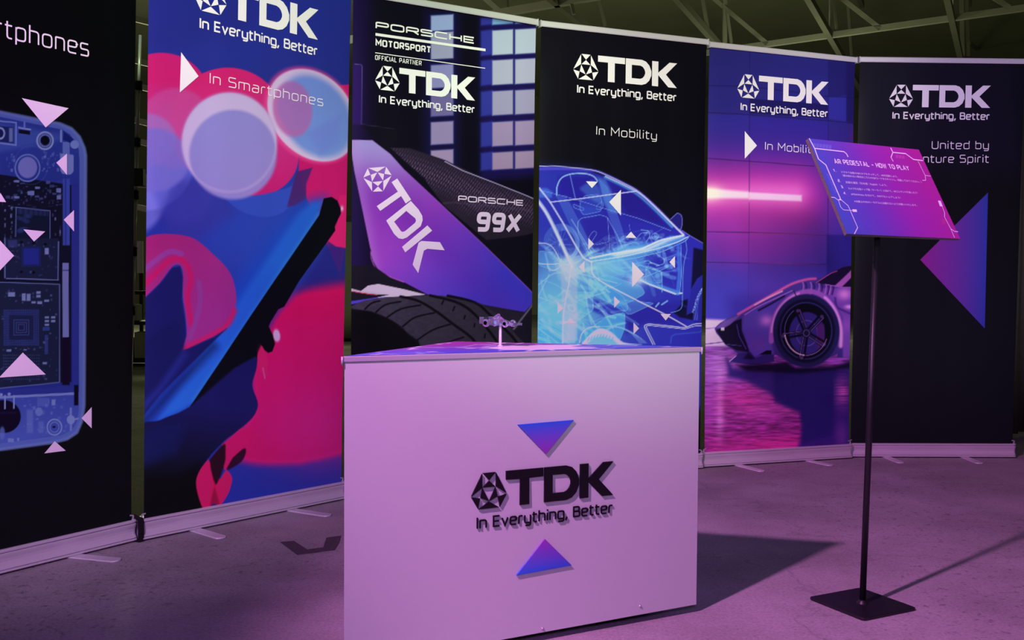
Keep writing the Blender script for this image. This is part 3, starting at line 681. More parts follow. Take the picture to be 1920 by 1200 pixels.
def paint_race(p):             # race car fin, tyre and a hall with tall windows
    k = 3.6025; A = lambda pts: Z(640, 0, k, pts); B_ = lambda pts: Z(640, 320, k, pts)
    p.poly([(640, -60), (690, -60), (690, 600), (640, 600)], (30, 14, 70), 0.9, soft=60)
    p.poly([(900, 0), (1010, 0), (1010, 330), (900, 340)], (26, 18, 78), 0.9, soft=20)
    p.poly([(795, 20), (862, 20), (862, 330), (795, 330)], (22, 18, 66), 0.7, soft=24)
    def pane(x0, y0, x1, y1, c, al=1.0):
        sl = 0.0
        p.poly([(x0, y0 + 1.5), (x1, y0 - 1), (x1, y1 - 1), (x0, y1 + 1.5)], (40, 52, 160), 0.8 * al, soft=11)
        p.poly([(x0, y0 + 1.5), (x1, y0 - 1), (x1, y1 - 1), (x0, y1 + 1.5)], c, al, soft=4)
    for y0, y1, c in ((28, 57, (156, 176, 214)), (60, 110, (160, 164, 186)), (121, 164, (140, 142, 186)), (174, 217, (112, 104, 152)), (228, 270, (150, 136, 174)), (281, 313, (160, 142, 174))):
        pane(808, y0, 850, y1, c)
    rows = ((31, 44, (120, 170, 206)), (55, 101, (182, 198, 206)), (111, 157, (176, 182, 196)), (169, 214, (160, 158, 184)), (227, 272, (160, 142, 176)), (284, 316, (162, 140, 170)))
    for y0, y1, c in rows:
        pane(902, y0 + 2, 923, y1 + 2, (52, 56, 150), 0.9)
        pane(923, y0 + 1, 962, y1 + 1, c); pane(966, y0 - 1, 1006, y1 - 1, c)
    p.poly([(860, -20), (1006, 10), (1006, 50), (860, 26)], (12, 10, 26), 0.55, soft=14)
    # body box at left
    p.poly(A([(80, 430), (140, 436), (136, 840), (75, 840)]), (44, 20, 96), 0.9, soft=8); p.line(A([(95, 432), (132, 434), (140, 446), (136, 840)]), 1.2, (120, 110, 170), 0.7)
    p.line(A([(136, 838), (360, 872)]), 1.2, (70, 60, 90), 0.7); p.poly(A([(140, 850), (370, 870), (400, 960), (330, 1010), (230, 950)]), (14, 12, 24), 0.9, soft=10)
    # carbon wing with weave
    wing = A([(330, 998), (460, 1000), (700, 1080), (950, 1200)]) + B_([(1305, 190), (1305, 420), (1100, 470), (980, 470), (700, 245), (560, 60)])
    p.poly(wing, (38, 30, 46), soft=2)
    idx = p.box(720, 270, 1010, 470); sd = p._sd(idx, wing); x, y = p.X[idx], p.Y[idx]
    u = (x * 0.80 + y * 0.6) * 0.42; v = (x * 0.6 - y * 0.8) * 0.8
    wv = (np.sin(2 * np.pi * u / 2.0) > 0) * (0.45 + 0.55 * (np.sin(2 * np.pi * (v / 2.4 + u)) > 0))
    fade = np.clip(1.1 - np.abs((y - 285) - (x - 740) * 0.36 - 18) / 34, 0, 1) + 0.8 * np.exp(-((x - 905) / 45) ** 2 - ((y - 390 - (x - 905) * 0.1) / 16) ** 2)
    p.mix(idx, smooth(0.5 - sd / 2) * np.clip(fade, 0, 1) * wv * 0.75, (112, 90, 124))
    p.line(B_([(700, -62), (820, 0), (1060, 92), (1305, 190)]), 1.6, (186, 176, 216), 0.9)
    p.line(B_([(660, 222), (760, 215), (1290, 268)]), 3, (80, 66, 96), 0.5, soft=4)
    p.poly(A([(210, 950), (330, 1000), (420, 1080), (560, 1200)]) + B_([(660, 215), (1295, 830), (1295, 430), (980, 470), (700, 240), (540, 40)]), (14, 12, 24), 0.92, soft=3)
    # fin
    fin = A([(60, 944), (210, 948), (330, 1040)]) + B_([(430, 0), (660, 215), (960, 500), (1310, 840), (1310, 880), (1240, 955), (900, 900), (580, 835), (420, 752), (330, 718), (250, 670), (215, 610), (200, 560), (203, 545), (195, 520), (90, 0)])
    p.poly(fin, (140, 56, 178), soft=1.8, col2=(58, 52, 184), axis=((770, 430), (900, 560)))
    idx = p.box(655, 255, 1010, 600); w = smooth(0.5 - p._sd(idx, fin) / 2)
    g = np.exp(-((p.Y[idx] - 262) / 75) ** 2)
    p.mix(idx, w * g * 0.95, (160, 150, 206)); p.mix(idx, w * np.exp(-(((p.X[idx] - 680) + (p.Y[idx] - 400) * -0.16) / 16) ** 2) * 0.4, (176, 132, 200))
    p.mix(idx, w * np.exp(-(((p.X[idx] - 760) * 0.7 - (p.Y[idx] - 400) * 0.7) / 40) ** 2) * np.clip((p.Y[idx] - 300) / 100, 0, 1) * 0.35, (86, 28, 150))
    p.line(B_([(430, 0), (660, 215), (960, 500), (1310, 840)]), 1.6, (168, 92, 206), 0.6)
    p.line(smoothpts(B_([(200, 545), (205, 600), (245, 672), (330, 718), (420, 752)])), 2.2, (190, 96, 200), 0.6)
    # dark floor and tyre
    p.poly(B_([(55, 640), (215, 640), (330, 722), (580, 838), (1240, 958), (1310, 900), (1310, 1250), (55, 1250)]), (22, 18, 32), soft=2)
    p.poly(B_([(130, 815), (180, 776), (250, 765), (420, 800), (575, 838), (420, 850), (330, 854), (200, 866), (320, 838)]), (190, 170, 200), soft=1.6)
    p.poly(B_([(55, 792), (130, 812), (325, 836), (200, 838), (55, 812)]), (176, 160, 190), soft=1.6); p.line(B_([(55, 812), (150, 828), (240, 838)]), 1.4, (190, 40, 60))
    p.poly(B_([(55, 884), (210, 860), (330, 852), (200, 878), (55, 905)]), (74, 60, 190), soft=1.8)
    tyre = smoothpts(B_([(55, 925), (150, 880), (300, 856), (480, 848), (640, 842), (800, 862), (950, 905), (1080, 990), (1180, 1110), (1260, 1260), (520, 1260), (440, 1090), (340, 1010), (200, 950), (55, 940)]), 4)
    p.poly(tyre, (62, 54, 74), soft=2, col2=(42, 36, 52), axis=((700, 560), (900, 640)))
    idx = p.box(650, 550, 1000, 680); w = smooth(0.5 - p._sd(idx, tyre) / 2)
    p.mix(idx, w * vnoise(p.X[idx] / 6, p.Y[idx] / 4, 5) * 0.35, (30, 26, 40))
    for q in ([(400, 850), (520, 880), (640, 950), (760, 1040), (890, 1140), (960, 1260)], [(600, 843), (780, 890), (900, 970), (1040, 1140), (1090, 1260)], [(720, 845), (900, 890), (1010, 980), (1170, 1140), (1230, 1260)]):
        p.line(smoothpts(B_(q)), 5, (10, 8, 16), 0.95, soft=2)
    for q in ([(160, 935), (205, 895), (260, 880)], [(235, 955), (300, 905), (400, 885)], [(310, 990), (400, 935), (535, 908)], [(415, 1052), (500, 990), (630, 960)], [(515, 1142), (620, 1075), (735, 1038)], [(560, 1250), (700, 1170), (825, 1125)], [(690, 880), (680, 900)], [(765, 920), (755, 945)], [(835, 980), (830, 1000)], [(900, 1035), (898, 1055)], [(970, 1105), (968, 1128)]):
        p.line(smoothpts(B_(q)), 3.2, (12, 10, 18), 0.95, soft=2)
    p.poly(B_([(55, 930), (200, 952), (340, 1012), (440, 1092), (520, 1150), (560, 1260), (55, 1260)]), (9, 8, 14), 0.97, soft=5)
    p.poly(B_([(640, 845), (1240, 958), (1290, 905), (1310, 905), (1240, 990), (1180, 1080), (1100, 1010), (950, 900)]), (34, 28, 44), 0.8, soft=4)
    p.line(B_([(1165, 1070), (1215, 1005), (1295, 905)]), 3.5, (120, 110, 134), 0.6)

def paint_xray_car(p):         # glowing X-ray of a car, seen from above the bonnet
    k = 3.6025; B_ = lambda pts: Z(980, 320, k, pts); A = lambda pts: Z(1000, 300, 6.665, pts); Cc = lambda pts: Z(1000, 450, 6, pts); D = lambda pts: Z(1150, 480, 7.06, pts)
    cy, wh, bl = (84, 176, 226), (214, 222, 246), (70, 110, 220)
    body = [(1004, 311), (1060, 313), (1105, 321), (1140, 332), (1169, 345), (1196, 360), (1230, 389), (1257, 416), (1279, 432), (1325, 461), (1325, 760), (1004, 760)]
    p.poly(body, (46, 44, 168), soft=2.5)
    p.poly([(1004, 311), (1100, 318), (1130, 420), (1004, 480)], (50, 66, 186), 0.5, soft=40)
    p.glow(1050, 590, 105, 85, (104, 188, 230), 0.95); p.glow(1035, 560, 50, 60, (128, 196, 234), 0.6); p.glow(1075, 520, 70, 40, (96, 176, 228), 0.6); p.glow(1160, 500, 60, 40, (80, 140, 222), 0.6)
    p.poly(B_([(240, 40), (480, 40), (560, 260), (420, 240), (240, 190)]), (42, 32, 156), 0.85, soft=12)
    p.poly(B_([(600, 90), (780, 160), (1000, 390), (700, 300), (640, 200)]), (40, 30, 138), 0.9, soft=16)
    p.poly(B_([(400, 330), (560, 300), (640, 480), (520, 560), (440, 480)]), (46, 38, 160), 0.8, soft=12)
    p.poly(B_([(850, 620), (1040, 540), (1050, 780), (850, 740)]), (44, 42, 168), 0.85, soft=12)
    p.poly(B_([(700, 900), (1100, 880), (1090, 1040), (840, 1030), (700, 1100)]), (42, 34, 152), 0.85, soft=16)
    p.poly(B_([(440, 850), (640, 930), (720, 960), (560, 985), (430, 930)]), (44, 44, 170), 0.85, soft=8)
    # black gaps at the right
    for q in ([(1155, 520), (1240, 540), (1240, 690), (1180, 730), (1138, 800)], [(1068, 880), (1116, 868), (1112, 920), (1080, 905)], [(1070, 905), (1110, 925), (1108, 975), (1130, 960), (1150, 990), (1150, 1010), (1060, 990), (1020, 960)]):
        p.poly(B_(q), (16, 14, 46), 0.95, soft=4)
    p.poly(B_([(1108, 975), (1140, 800), (1180, 740), (1235, 690), (1235, 1040), (1160, 1030), (1150, 960)]), (40, 36, 150), 0.9, soft=3)
    p.poly(B_([(1165, 950), (1150, 990), (1110, 975)]), (14, 12, 40), 0.95, soft=3)
    for j in range(5): p.line(smoothpts(B_([(1228 , 780 + j * 8), (1185 + j * 4, 840), (1158 + j * 6, 930), (1160 + j * 6, 1010)])), 0.9, (90, 120, 220), 0.5, mode='add')
    for j in range(60):
        t = rng.random(); x, y = 1155 + 60 * (1 - t) ** 1.5 + rng.normal(0, 5), 960 - 170 * (1 - t)
        p.ell(*B_([(x, y)])[0], 0.9, 0.9, (150, 180, 240), 0.6, soft=1)
    # translucent panels
    for q, c, a in (([(110, 900), (300, 820), (470, 820), (480, 940), (380, 1010), (110, 940)], (110, 190, 230), .55),
                    ([(440, 760), (560, 700), (800, 780), (828, 830), (720, 890), (640, 920), (460, 830)], (96, 186, 228), .55),
                    ([(390, 1110), (570, 985), (690, 955), (690, 1060), (650, 1160), (400, 1165)], (76, 166, 222), .75),
                    ([(640, 870), (890, 895), (720, 975), (690, 955)], (90, 150, 228), .5),
                    ([(560, 770), (680, 850), (715, 930), (690, 955), (600, 900)], (70, 140, 220), .5),
                    ([(830, 640), (940, 680), (940, 760), (830, 750)], (90, 160, 226), .45),
                    ([(110, 1000), (380, 1140), (390, 1170), (110, 1170)], (74, 168, 224), .6),
                    ([(110, 540), (250, 560), (330, 640), (260, 690), (110, 640)], (96, 176, 228), .5)):
        p.poly(B_(q), c, a, soft=2.5, r=6); p.line(B_(q), 1.0, (150, 214, 240), 0.5, closed=True, r=6)
    # pillar
    p.poly(B_([(250, 640), (370, 660), (368, 1140), (350, 1165), (265, 1165), (262, 800)]), (168, 184, 232), 0.72, soft=5)
    p.poly(B_([(300, 1030), (350, 1030), (350, 1140), (300, 1140)]), (186, 196, 238), 0.5, soft=4)
    p.glow(*B_([(325, 645)])[0], 26, 20, (212, 212, 242), 0.85)
    p.glow(*B_([(480, 650)])[0], 40, 16, (150, 190, 236), 0.6)
    # random fine tubes and ribs
    r = np.random.default_rng(21)
    for j in range(110):
        x, y = r.uniform(110, 640), r.uniform(480, 1150); a = r.choice([-0.35, 0.45, 0.75, 1.3]) + r.uniform(-0.12, 0.12); L = r.uniform(70, 230); bnd = r.uniform(-34, 34)
        p.line(smoothpts(B_([(x, y), (x + L * 0.5 * math.cos(a), y + L * 0.5 * math.sin(a) + bnd), (x + L * math.cos(a), y + L * math.sin(a))]), 4), r.choice([0.8, 1.6, 3.5, 6]), (120, 196, 240), r.uniform(0.15, 0.45), soft=2.4, mode='add')
    for j in range(46):
        x, y = r.uniform(560, 900), r.uniform(430, 760); a = r.uniform(-1.2, 1.2); L = r.uniform(30, 110)
        p.line(smoothpts(B_([(x, y), (x + L * 0.5 * math.cos(a), y + L * 0.5 * math.sin(a) + r.uniform(-14, 14)), (x + L * math.cos(a), y + L * math.sin(a))]), 4), r.choice([0.7, 1.1]), (90, 170, 234), r.uniform(0.2, 0.5), mode='add')
    # tyre behind the pillar
    for j in range(9):
        p.ell(*B_([(265 + j * 3, 490)])[0], (118 - j * 6) / k, (130 - j * 5) / k, (100, 180, 236), 0.42, -12, ring=1.1, mode='add')
    p.ell(*B_([(250, 500)])[0], 16, 26, (50, 60, 180), 0.5, -12, soft=8)
    for j in range(16):
        a = j * 0.35; c0 = B_([(250, 500)])[0]; p.line([c0, (c0[0] + 22 * math.cos(a), c0[1] + 30 * math.sin(a))], 1.2, (110, 186, 236), 0.3, mode='add')
    # seat frames, head rests
    for q, w_, cl in (([(390, 205), (420, 168), (510, 160), (535, 195), (528, 275), (410, 300), (385, 260)], 1.2, True), ([(495, 240), (540, 205), (545, 255), (500, 265)], 1.0, True),
                      ([(340, 225), (415, 255), (408, 272), (345, 250)], 1.2, True), ([(372, 350), (392, 322), (520, 298), (570, 312), (640, 440), (690, 560)], 1.2, False), ([(372, 350), (375, 420), (450, 560), (490, 600)], 1.3, False),
                      ([(575, 320), (590, 560)], 1.0, False), ([(330, 330), (470, 560)], 1.6, False), ([(320, 30), (355, 185)], 1.6, False), ([(800, 400), (850, 405), (862, 440), (835, 480)], 1.6, False), ([(760, 470), (800, 420), (845, 420)], 1.2, False),
                      ([(870, 430), (900, 420), (925, 440), (900, 470), (875, 460)], 1.1, True), ([(700, 500), (760, 480), (790, 500)], 1.1, False), ([(720, 365), (724, 400)], .8, False), ([(445, 450), (480, 405), (505, 420), (460, 490)], 1.0, True),
                      ([(900, 560), (960, 600), (955, 630), (900, 645)], 1.3, False), ([(820, 615), (850, 605), (870, 625)], 1.4, False), ([(860, 620), (920, 640)], 2.2, False), ([(500, 500), (580, 480)], 0.8, False)):
        p.line(B_(q), w_, (120, 186, 240), 0.65, mode='add', closed=cl, r=4)
    p.poly(B_([(390, 205), (420, 168), (510, 160), (535, 195), (528, 275), (410, 300), (385, 260)]), (70, 120, 222), 0.35, soft=3)
    # door pillars right of the seats
    for x in range(0, 60, 10): p.line(smoothpts(B_([(520 + x, 60 + x), (560 + x, 230), (620 + x, 400), (650 + x, 560)])), 2.2, (84, 160, 230), 0.34, mode='add')
    p.poly(B_([(500, 40), (560, 60), (620, 180), (640, 290), (590, 280), (550, 200)]), (96, 170, 232), 0.5, soft=7)
    for x in range(0, 50, 8): p.line(B_([(230 + x * 1.2, 170), (330 + x * 1.4, 380), (460 + x, 600)]), 2.2, (84, 156, 230), 0.34, mode='add', r=10)
    p.poly(A([(75, 350), (170, 350), (240, 400), (230, 470), (75, 470)]), (84, 146, 228), 0.6, soft=6)
    for j in range(70):   # wiring and trim through the cabin
        x, y = r.uniform(430, 1010), r.uniform(420, 720); a = r.choice([-0.35, -0.2, 0.5, 1.2]) + r.uniform(-0.2, 0.2); L = r.uniform(40, 150); bnd = r.uniform(-18, 18)
        p.line(smoothpts(B_([(x, y), (x + L * 0.5 * math.cos(a), y + L * 0.5 * math.sin(a) + bnd), (x + L * math.cos(a), y + L * math.sin(a))]), 4), r.choice([0.8, 1.6, 4, 7]), (104, 186, 240), r.uniform(0.15, 0.4), soft=2.6, mode='add')
    for q in ([(580, 600), (820, 560), (830, 680), (700, 700), (600, 690)], [(640, 520), (760, 470), (860, 480), (850, 540), (660, 570)], [(500, 620), (660, 600), (690, 720), (560, 760), (490, 700)], [(380, 120), (470, 60), (520, 120), (560, 240), (470, 200)]):
        p.poly(B_(q), (96, 176, 232), 0.38, soft=8, r=5)
    p.glow(*B_([(560, 640)])[0], 46, 24, (140, 200, 238), 0.5)
    # main bright lines
    p.line(smoothpts(B_([(230, 165), (232, 110), (262, 50), (330, 22), (420, 20), (478, 38), (505, 70)])), 2.6, (160, 206, 244), 0.9)
    p.line(smoothpts(B_([(60, -12), (300, -12), (480, 0), (560, 26), (680, 84), (780, 140), (900, 245), (1000, 345), (1090, 432)])), 4.5, (90, 80, 220), 0.9, soft=4)
    p.line(smoothpts(B_([(60, -30), (220, -30), (380, -16), (480, -2), (560, 26), (680, 84), (780, 140), (900, 245), (1000, 345), (1090, 432)])), 1.6, (206, 206, 246), 0.95)
    p.line(smoothpts(B_([(555, 45), (680, 105), (780, 165), (890, 262), (1010, 380)])), 4, cy, 0.75, soft=4)
    p.line(smoothpts(B_([(560, 38), (690, 100), (800, 162), (915, 268), (1085, 436)])), 2.2, wh, 0.9)
    p.line(B_([(115, 130), (350, 192), (560, 258), (780, 322), (1000, 405)]), 1.1, (126, 172, 238), 0.8)
    p.line(B_([(115, 118), (185, 210), (270, 350), (360, 510), (412, 592), (470, 618)]), 3.0, wh, 0.9, r=4); p.line(B_([(185, 213), (400, 188), (600, 160), (770, 138)]), 2.0, wh, 0.95)
    p.line(smoothpts(B_([(100, 195), (160, 282), (220, 400), (280, 530), (335, 655)])), 6.5, (190, 206, 244), 0.95, soft=3); p.line(smoothpts(B_([(100, 200), (160, 287), (220, 405), (280, 535), (335, 655)])), 3, (226, 226, 246), 0.9)
    # dashboard
    p.poly(B_([(460, 580), (640, 540), (740, 505), (840, 500), (1000, 440), (1095, 440), (1110, 455), (1000, 510), (860, 560), (650, 600), (470, 620)]), (96, 176, 230), 0.75, soft=6)
    p.poly(B_([(600, 570), (700, 535), (840, 520), (960, 465), (1090, 440), (980, 480), (850, 540), (640, 580)]), (210, 222, 246), 0.85, soft=7)
    p.line(B_([(455, 592), (600, 562), (800, 530), (930, 470), (1085, 437)]), 3.4, wh, 0.95, r=8); p.line(B_([(458, 614), (700, 576), (900, 530), (1050, 482), (1115, 447)]), 1.8, wh, 0.9, r=8)
    p.line(B_([(470, 636), (760, 590), (950, 545), (1110, 470), (1125, 440)]), 1.5, (130, 196, 240), 0.8, r=8)
    # sill, door
    p.line(smoothpts(B_([(465, 620), (470, 690), (500, 725), (560, 765), (760, 870), (960, 970), (1105, 1052)])), 2.0, wh, 0.95)
    p.line(B_([(700, 700), (830, 752), (1050, 826)]), 8, (80, 150, 230), 0.7, soft=4); p.line(B_([(760, 722), (850, 765), (1030, 832), (1075, 828)]), 3, wh, 0.85)
    p.glow(*B_([(770, 735)])[0], 16, 12, (206, 216, 244), 0.8)
    p.line(B_([(1050, 500), (1058, 700), (1045, 830)]), 6, (66, 120, 224), 0.7, soft=3); p.line(B_([(1068, 500), (1072, 700), (1060, 830)]), 1.2, (130, 180, 240), 0.8)
    p.line(smoothpts(B_([(1100, 470), (1108, 540), (1090, 620), (1082, 720), (1080, 830), (1070, 930), (1000, 960)])), 1.3, (110, 160, 236), 0.8)
    p.line(B_([(940, 690), (942, 820)]), 2, (110, 176, 236), 0.7); p.line(B_([(750, 625), (940, 685)]), 1.3, (120, 186, 238), 0.8); p.line(B_([(985, 650), (860, 705), (760, 740)]), 1.2, (110, 186, 238), 0.8); p.line(B_([(830, 640), (880, 720), (930, 790)]), 1.0, (110, 186, 238), 0.6)
    p.line(B_([(900, 918), (920, 895)]), 3, (150, 206, 240), 0.7); p.line(B_([(940, 905), (978, 880)]), 3, (140, 196, 240), 0.7)
    # bumper outline at lower right
    for dx, w_ in ((0, 1.6), (14, 1.2)):
        p.line(B_([(880 + dx, 1175), (832 + dx, 1080), (818 + dx, 1045 + dx * 0.5), (850, 1035 + dx * 0.7), (1000, 1050 + dx * 0.7), (1098, 1062 + dx * 0.6), (1155, 1036 + dx), (1225, 1032 + dx)]), w_, (206, 210, 244), 0.95, r=5)
    p.line(B_([(1000, 1165), (1005, 1120), (1030, 1105), (1200, 1090), (1225, 1070)]), 1.6, (70, 110, 216), 0.6, soft=4)
    # front wheel
    for j in range(7): p.line(smoothpts(B_([(470 + j * 26, 1062 - j * 3), (610 + j * 16, 1050 + j * 4), (720 + j * 12, 1090 + j * 6), (790 + j * 8, 1165)])), 0.8, (150, 200, 238), 0.55)
    p.poly(smoothpts(B_([(400, 1165), (470, 1092), (530, 1066), (600, 1092), (680, 1160), (800, 1175), (400, 1180)]), 4), (214, 214, 242), 0.9, soft=3)
    p.line(smoothpts(B_([(385, 1160), (400, 1100), (450, 1060), (520, 1052)])), 1.8, (206, 214, 244), 0.9)
    for j in range(9): p.line(B_([(440 + j * 20, 1150 - 22 * math.sin(j / 8 * 3.1)), (450 + j * 20, 1128 - 22 * math.sin(j / 8 * 3.1))]), 2.2, (90, 160, 224), 0.7)
    p.poly(B_([(430, 1175), (480, 1130), (540, 1118), (610, 1140), (650, 1180)]), (96, 176, 226), 0.8, soft=5)
    # left loops
    p.line(smoothpts(B_([(100, 492), (150, 490), (200, 515), (245, 590), (255, 622), (190, 632), (100, 626)])), 1.6, wh, 0.9); p.line(smoothpts(B_([(165, 630), (180, 665), (215, 672), (262, 640), (235, 625)])), 1.5, wh, 0.8)
    p.line(smoothpts(B_([(325, 660), (312, 760), (288, 880), (274, 1000), (270, 1165)])), 1.8, (222, 216, 236), 0.9); p.ell(*B_([(330, 928)])[0], 7, 5, (222, 220, 240), 0.9, 40, ring=1.2)
    for q in ([(100, 850), (250, 905), (330, 920)], [(100, 1020), (260, 1120), (300, 1165)], [(100, 1060), (240, 1165)], [(110, 770), (200, 700), (260, 690)], [(110, 845), (180, 700)], [(340, 590), (380, 575)], [(360, 690), (640, 760)], [(370, 880), (560, 820)]):
        p.line(smoothpts(B_(q)), 1.8, (170, 206, 240), 0.6)
    # mirror
    mr = smoothpts(B_([(1000, 328), (1038, 292), (1050, 288), (1072, 305), (1078, 350), (1066, 398), (1040, 380)]), 4)
    p.poly(mr, (36, 34, 118), soft=2); p.line(mr, 1.3, (130, 126, 226), 0.9)
    p.line(B_([(1075, 404), (1130, 440), (1235, 498)]), 1.4, (130, 120, 220), 0.9)

def paint_supercar(p):         # low car in a magenta-lit hall
    k = 4.241; A = lambda pts: Z(1300, 50, k, pts); B_ = lambda pts: Z(1300, 320, k, pts); Cc = lambda pts: Z(1300, 600, k, pts); F = lambda pts: Z(1320, 480, 5.455, pts)
    X, Y = p.X, p.Y
    t = np.clip((Y - 90) / 500, 0, 1)[:, None]
    p.C[:] = np.array((40, 38, 112)) * (1 - t) + np.array((58, 46, 156)) * t
    p.poly([(1406, 185), (1553, 195), (1553, 222), (1406, 213)], (28, 24, 84), 0.9, soft=3)
    p.poly([(1553, 80), (1620, 80), (1620, 175), (1553, 182)], (34, 30, 96), 0.8, soft=3); p.poly([(1553, 181), (1587, 182), (1587, 228), (1553, 222)], (50, 48, 150), 0.8, soft=3); p.poly([(1587, 110), (1620, 110), (1620, 236), (1587, 228)], (30, 24, 84), 0.8, soft=4)
    p.poly([(1320, 215), (1406, 216), (1406, 300), (1320, 298)], (48, 44, 146), 0.7, soft=3)
    p.poly([(1406, 218), (1553, 228), (1553, 310), (1406, 300)], (48, 40, 148), 0.7, soft=3)
    p.glow(1610, 260, 14, 26, (120, 30, 110), 0.7)
    # neon tube and its glow on the wall
    d = np.hypot(np.maximum(0, X - 1490), (Y - 366) * 1.0)
    g = np.exp(-(d / 82) ** 2); i_ = np.arange(len(X))
    p.mix(i_, g * 0.85, (136, 40, 158)); p.mix(i_, np.exp(-(d / 52) ** 2) * 0.9, (206, 56, 164)); p.mix(i_, np.exp(-(d / 24) ** 2) * 0.85, (236, 120, 204))
    p.glow(1400, 430, 90, 50, (176, 52, 164), 0.6); p.glow(1420, 470, 110, 40, (120, 36, 140), 0.6)
    p.poly(B_([(100, 140), (445, 168), (445, 222), (100, 218)]), (250, 214, 232), 0.95, soft=8)
    p.poly(B_([(445, 172), (862, 195), (862, 243), (445, 228)]), (242, 200, 232), 0.95, soft=5); p.glow(1332, 362, 22, 14, (252, 246, 214), 0.8)
    for q in ([(100, 485), (440, 492), (1060, 515)], [(100, 728), (440, 735), (1055, 745)]): p.line(B_(q), 1.8, (52, 24, 84), 0.7)
    p.line(B_([(450, 498), (1060, 512)]), 1.0, (200, 60, 120), 0.5); p.line(B_([(450, 736), (1000, 740)]), 1.0, (190, 50, 120), 0.5)
    for q in ([(120, 468), (440, 475), (1075, 555), (1290, 565)], [(120, 682), (450, 700), (1075, 748), (1290, 770)], [(120, 1048), (450, 1070), (960, 1110)]): p.line(A(q), 1.6, (24, 20, 66), 0.6)
    p.line([(1406, 80), (1405, 360)], 1.6, (34, 22, 80), 0.55); p.line([(1405, 380), (1403, 560)], 1.6, (50, 24, 100), 0.5); p.line([(1553.5, 100), (1552, 500)], 1.6, (30, 24, 90), 0.5)
    p.poly([(1403, 494), (1550, 497), (1550, 600), (1403, 590)], (60, 40, 138), 0.5, soft=3); p.poly([(1550, 440), (1620, 440), (1620, 560), (1550, 560)], (34, 26, 110), 0.7, soft=6); p.glow(1440, 540, 50, 40, (84, 40, 140), 0.5); p.glow(1360, 560, 40, 50, (66, 54, 172), 0.5)
    # polished floor
    i_ = np.nonzero(Y > 596)[0]; x, y = X[i_], Y[i_]; w = smooth((y - 598) / 5)
    n = vnoise(x / 22, y / 2.4, 1) * 0.6 + vnoise(x / 9, y / 1.2, 2) * 0.4; dpt = np.clip((y - 640) / 200, 0, 1)
    c = np.array((104, 44, 132)) * (1 - dpt[:, None]) + np.array((122, 26, 98)) * dpt[:, None]
    c = c * (0.45 + 1.0 * n[:, None])
    p.mix(i_, w, c)
    p.poly([(1310, 598), (1360, 600), (1345, 625), (1365, 648), (1310, 650)], (214, 156, 224), 0.9, soft=8); p.line([(1310, 618), (1345, 614)], 2.5, (120, 70, 170), 0.7); p.line([(1310, 647), (1358, 641)], 2.2, (70, 40, 120), 0.9)
    n2 = vnoise(X / 26, Y / 2.0, 6)
    for cx, cy_, rx, ry, col, a in ((1345, 690, 30, 34, (170, 96, 188), .7), (1350, 760, 8, 70, (206, 120, 190), .6), (1330, 740, 16, 60, (126, 56, 150), .6), (1400, 750, 60, 26, (176, 36, 118), .7), (1470, 835, 60, 16, (206, 40, 128), .8), (1380, 840, 50, 20, (150, 30, 110), .7), (1440, 770, 44, 10, (190, 70, 160), .5)):
        idx = p.box(cx - 3 * rx, cy_ - 3 * ry, cx + 3 * rx, cy_ + 3 * ry)
        ww = np.exp(-((X[idx] - cx) / rx) ** 2 - ((Y[idx] - cy_) / ry) ** 2) * a * (0.35 + 0.9 * n2[idx]); p.mix(idx, np.clip(ww, 0, 1), col)
    # dark mirror image of the car
    p.poly([(1362, 672), (1375, 690), (1450, 695), (1598, 690), (1600, 840), (1495, 845), (1506, 800), (1500, 772), (1470, 760), (1440, 735), (1400, 715), (1366, 706)], (32, 18, 86), 0.9, soft=14)
    p.poly([(1450, 690), (1570, 690), (1562, 815), (1505, 830), (1500, 770), (1452, 755)], (24, 16, 76), 0.7, soft=10)
    i_ = p.box(1562, 700, 1605, 780); p.mix(i_, np.exp(-((X[i_] - 1580) / 14) ** 2 - ((Y[i_] - 735) / 26) ** 2) * (0.3 + n2[i_]) * 0.9, (176, 60, 150)); p.glow(1578, 815, 12, 26, (96, 40, 120), 0.6)
    # car body
    body = F([(108, 745), (130, 715), (170, 680), (245, 640), (400, 575), (560, 480), (720, 382), (900, 282), (1060, 232), (1165, 228), (1300, 172), (1420, 108), (1540, 92), (1540, 1045), (1360, 1040), (1365, 1000), (1330, 1020), (1100, 1110), (900, 1100), (715, 1000), (715, 1080), (520, 1112), (330, 1092), (262, 1078), (345, 1000), (300, 962), (215, 905), (160, 830), (122, 785)])
    p.poly(body, (62, 40, 122), soft=2, col2=(48, 28, 98), axis=((1400, 560), (1400, 670)))
    p.poly(F([(1150, 330), (1540, 320), (1540, 1045), (1420, 1040), (1420, 640), (1330, 470)]), (104, 52, 146), 0.9, soft=6); p.glow(*F([(1440, 390)])[0], 14, 11, (206, 116, 196), 0.9); p.glow(*F([(1490, 520)])[0], 9, 4, (230, 140, 214), 0.9); p.line(smoothpts(F([(1340, 430), (1360, 520), (1430, 560), (1530, 600)])), 4, (48, 24, 92), 0.7, soft=3); p.glow(*F([(1470, 700)])[0], 12, 16, (130, 66, 160), 0.7)
    p.poly(F([(400, 590), (560, 520), (800, 420), (720, 560), (690, 700), (690, 880), (715, 1000), (500, 1030), (430, 900), (390, 740)]), (74, 50, 148), 0.85, soft=8); p.glow(*F([(640, 660)])[0], 12, 10, (176, 92, 182), 0.85); p.glow(*F([(560, 900)])[0], 16, 14, (84, 42, 130), 0.7)
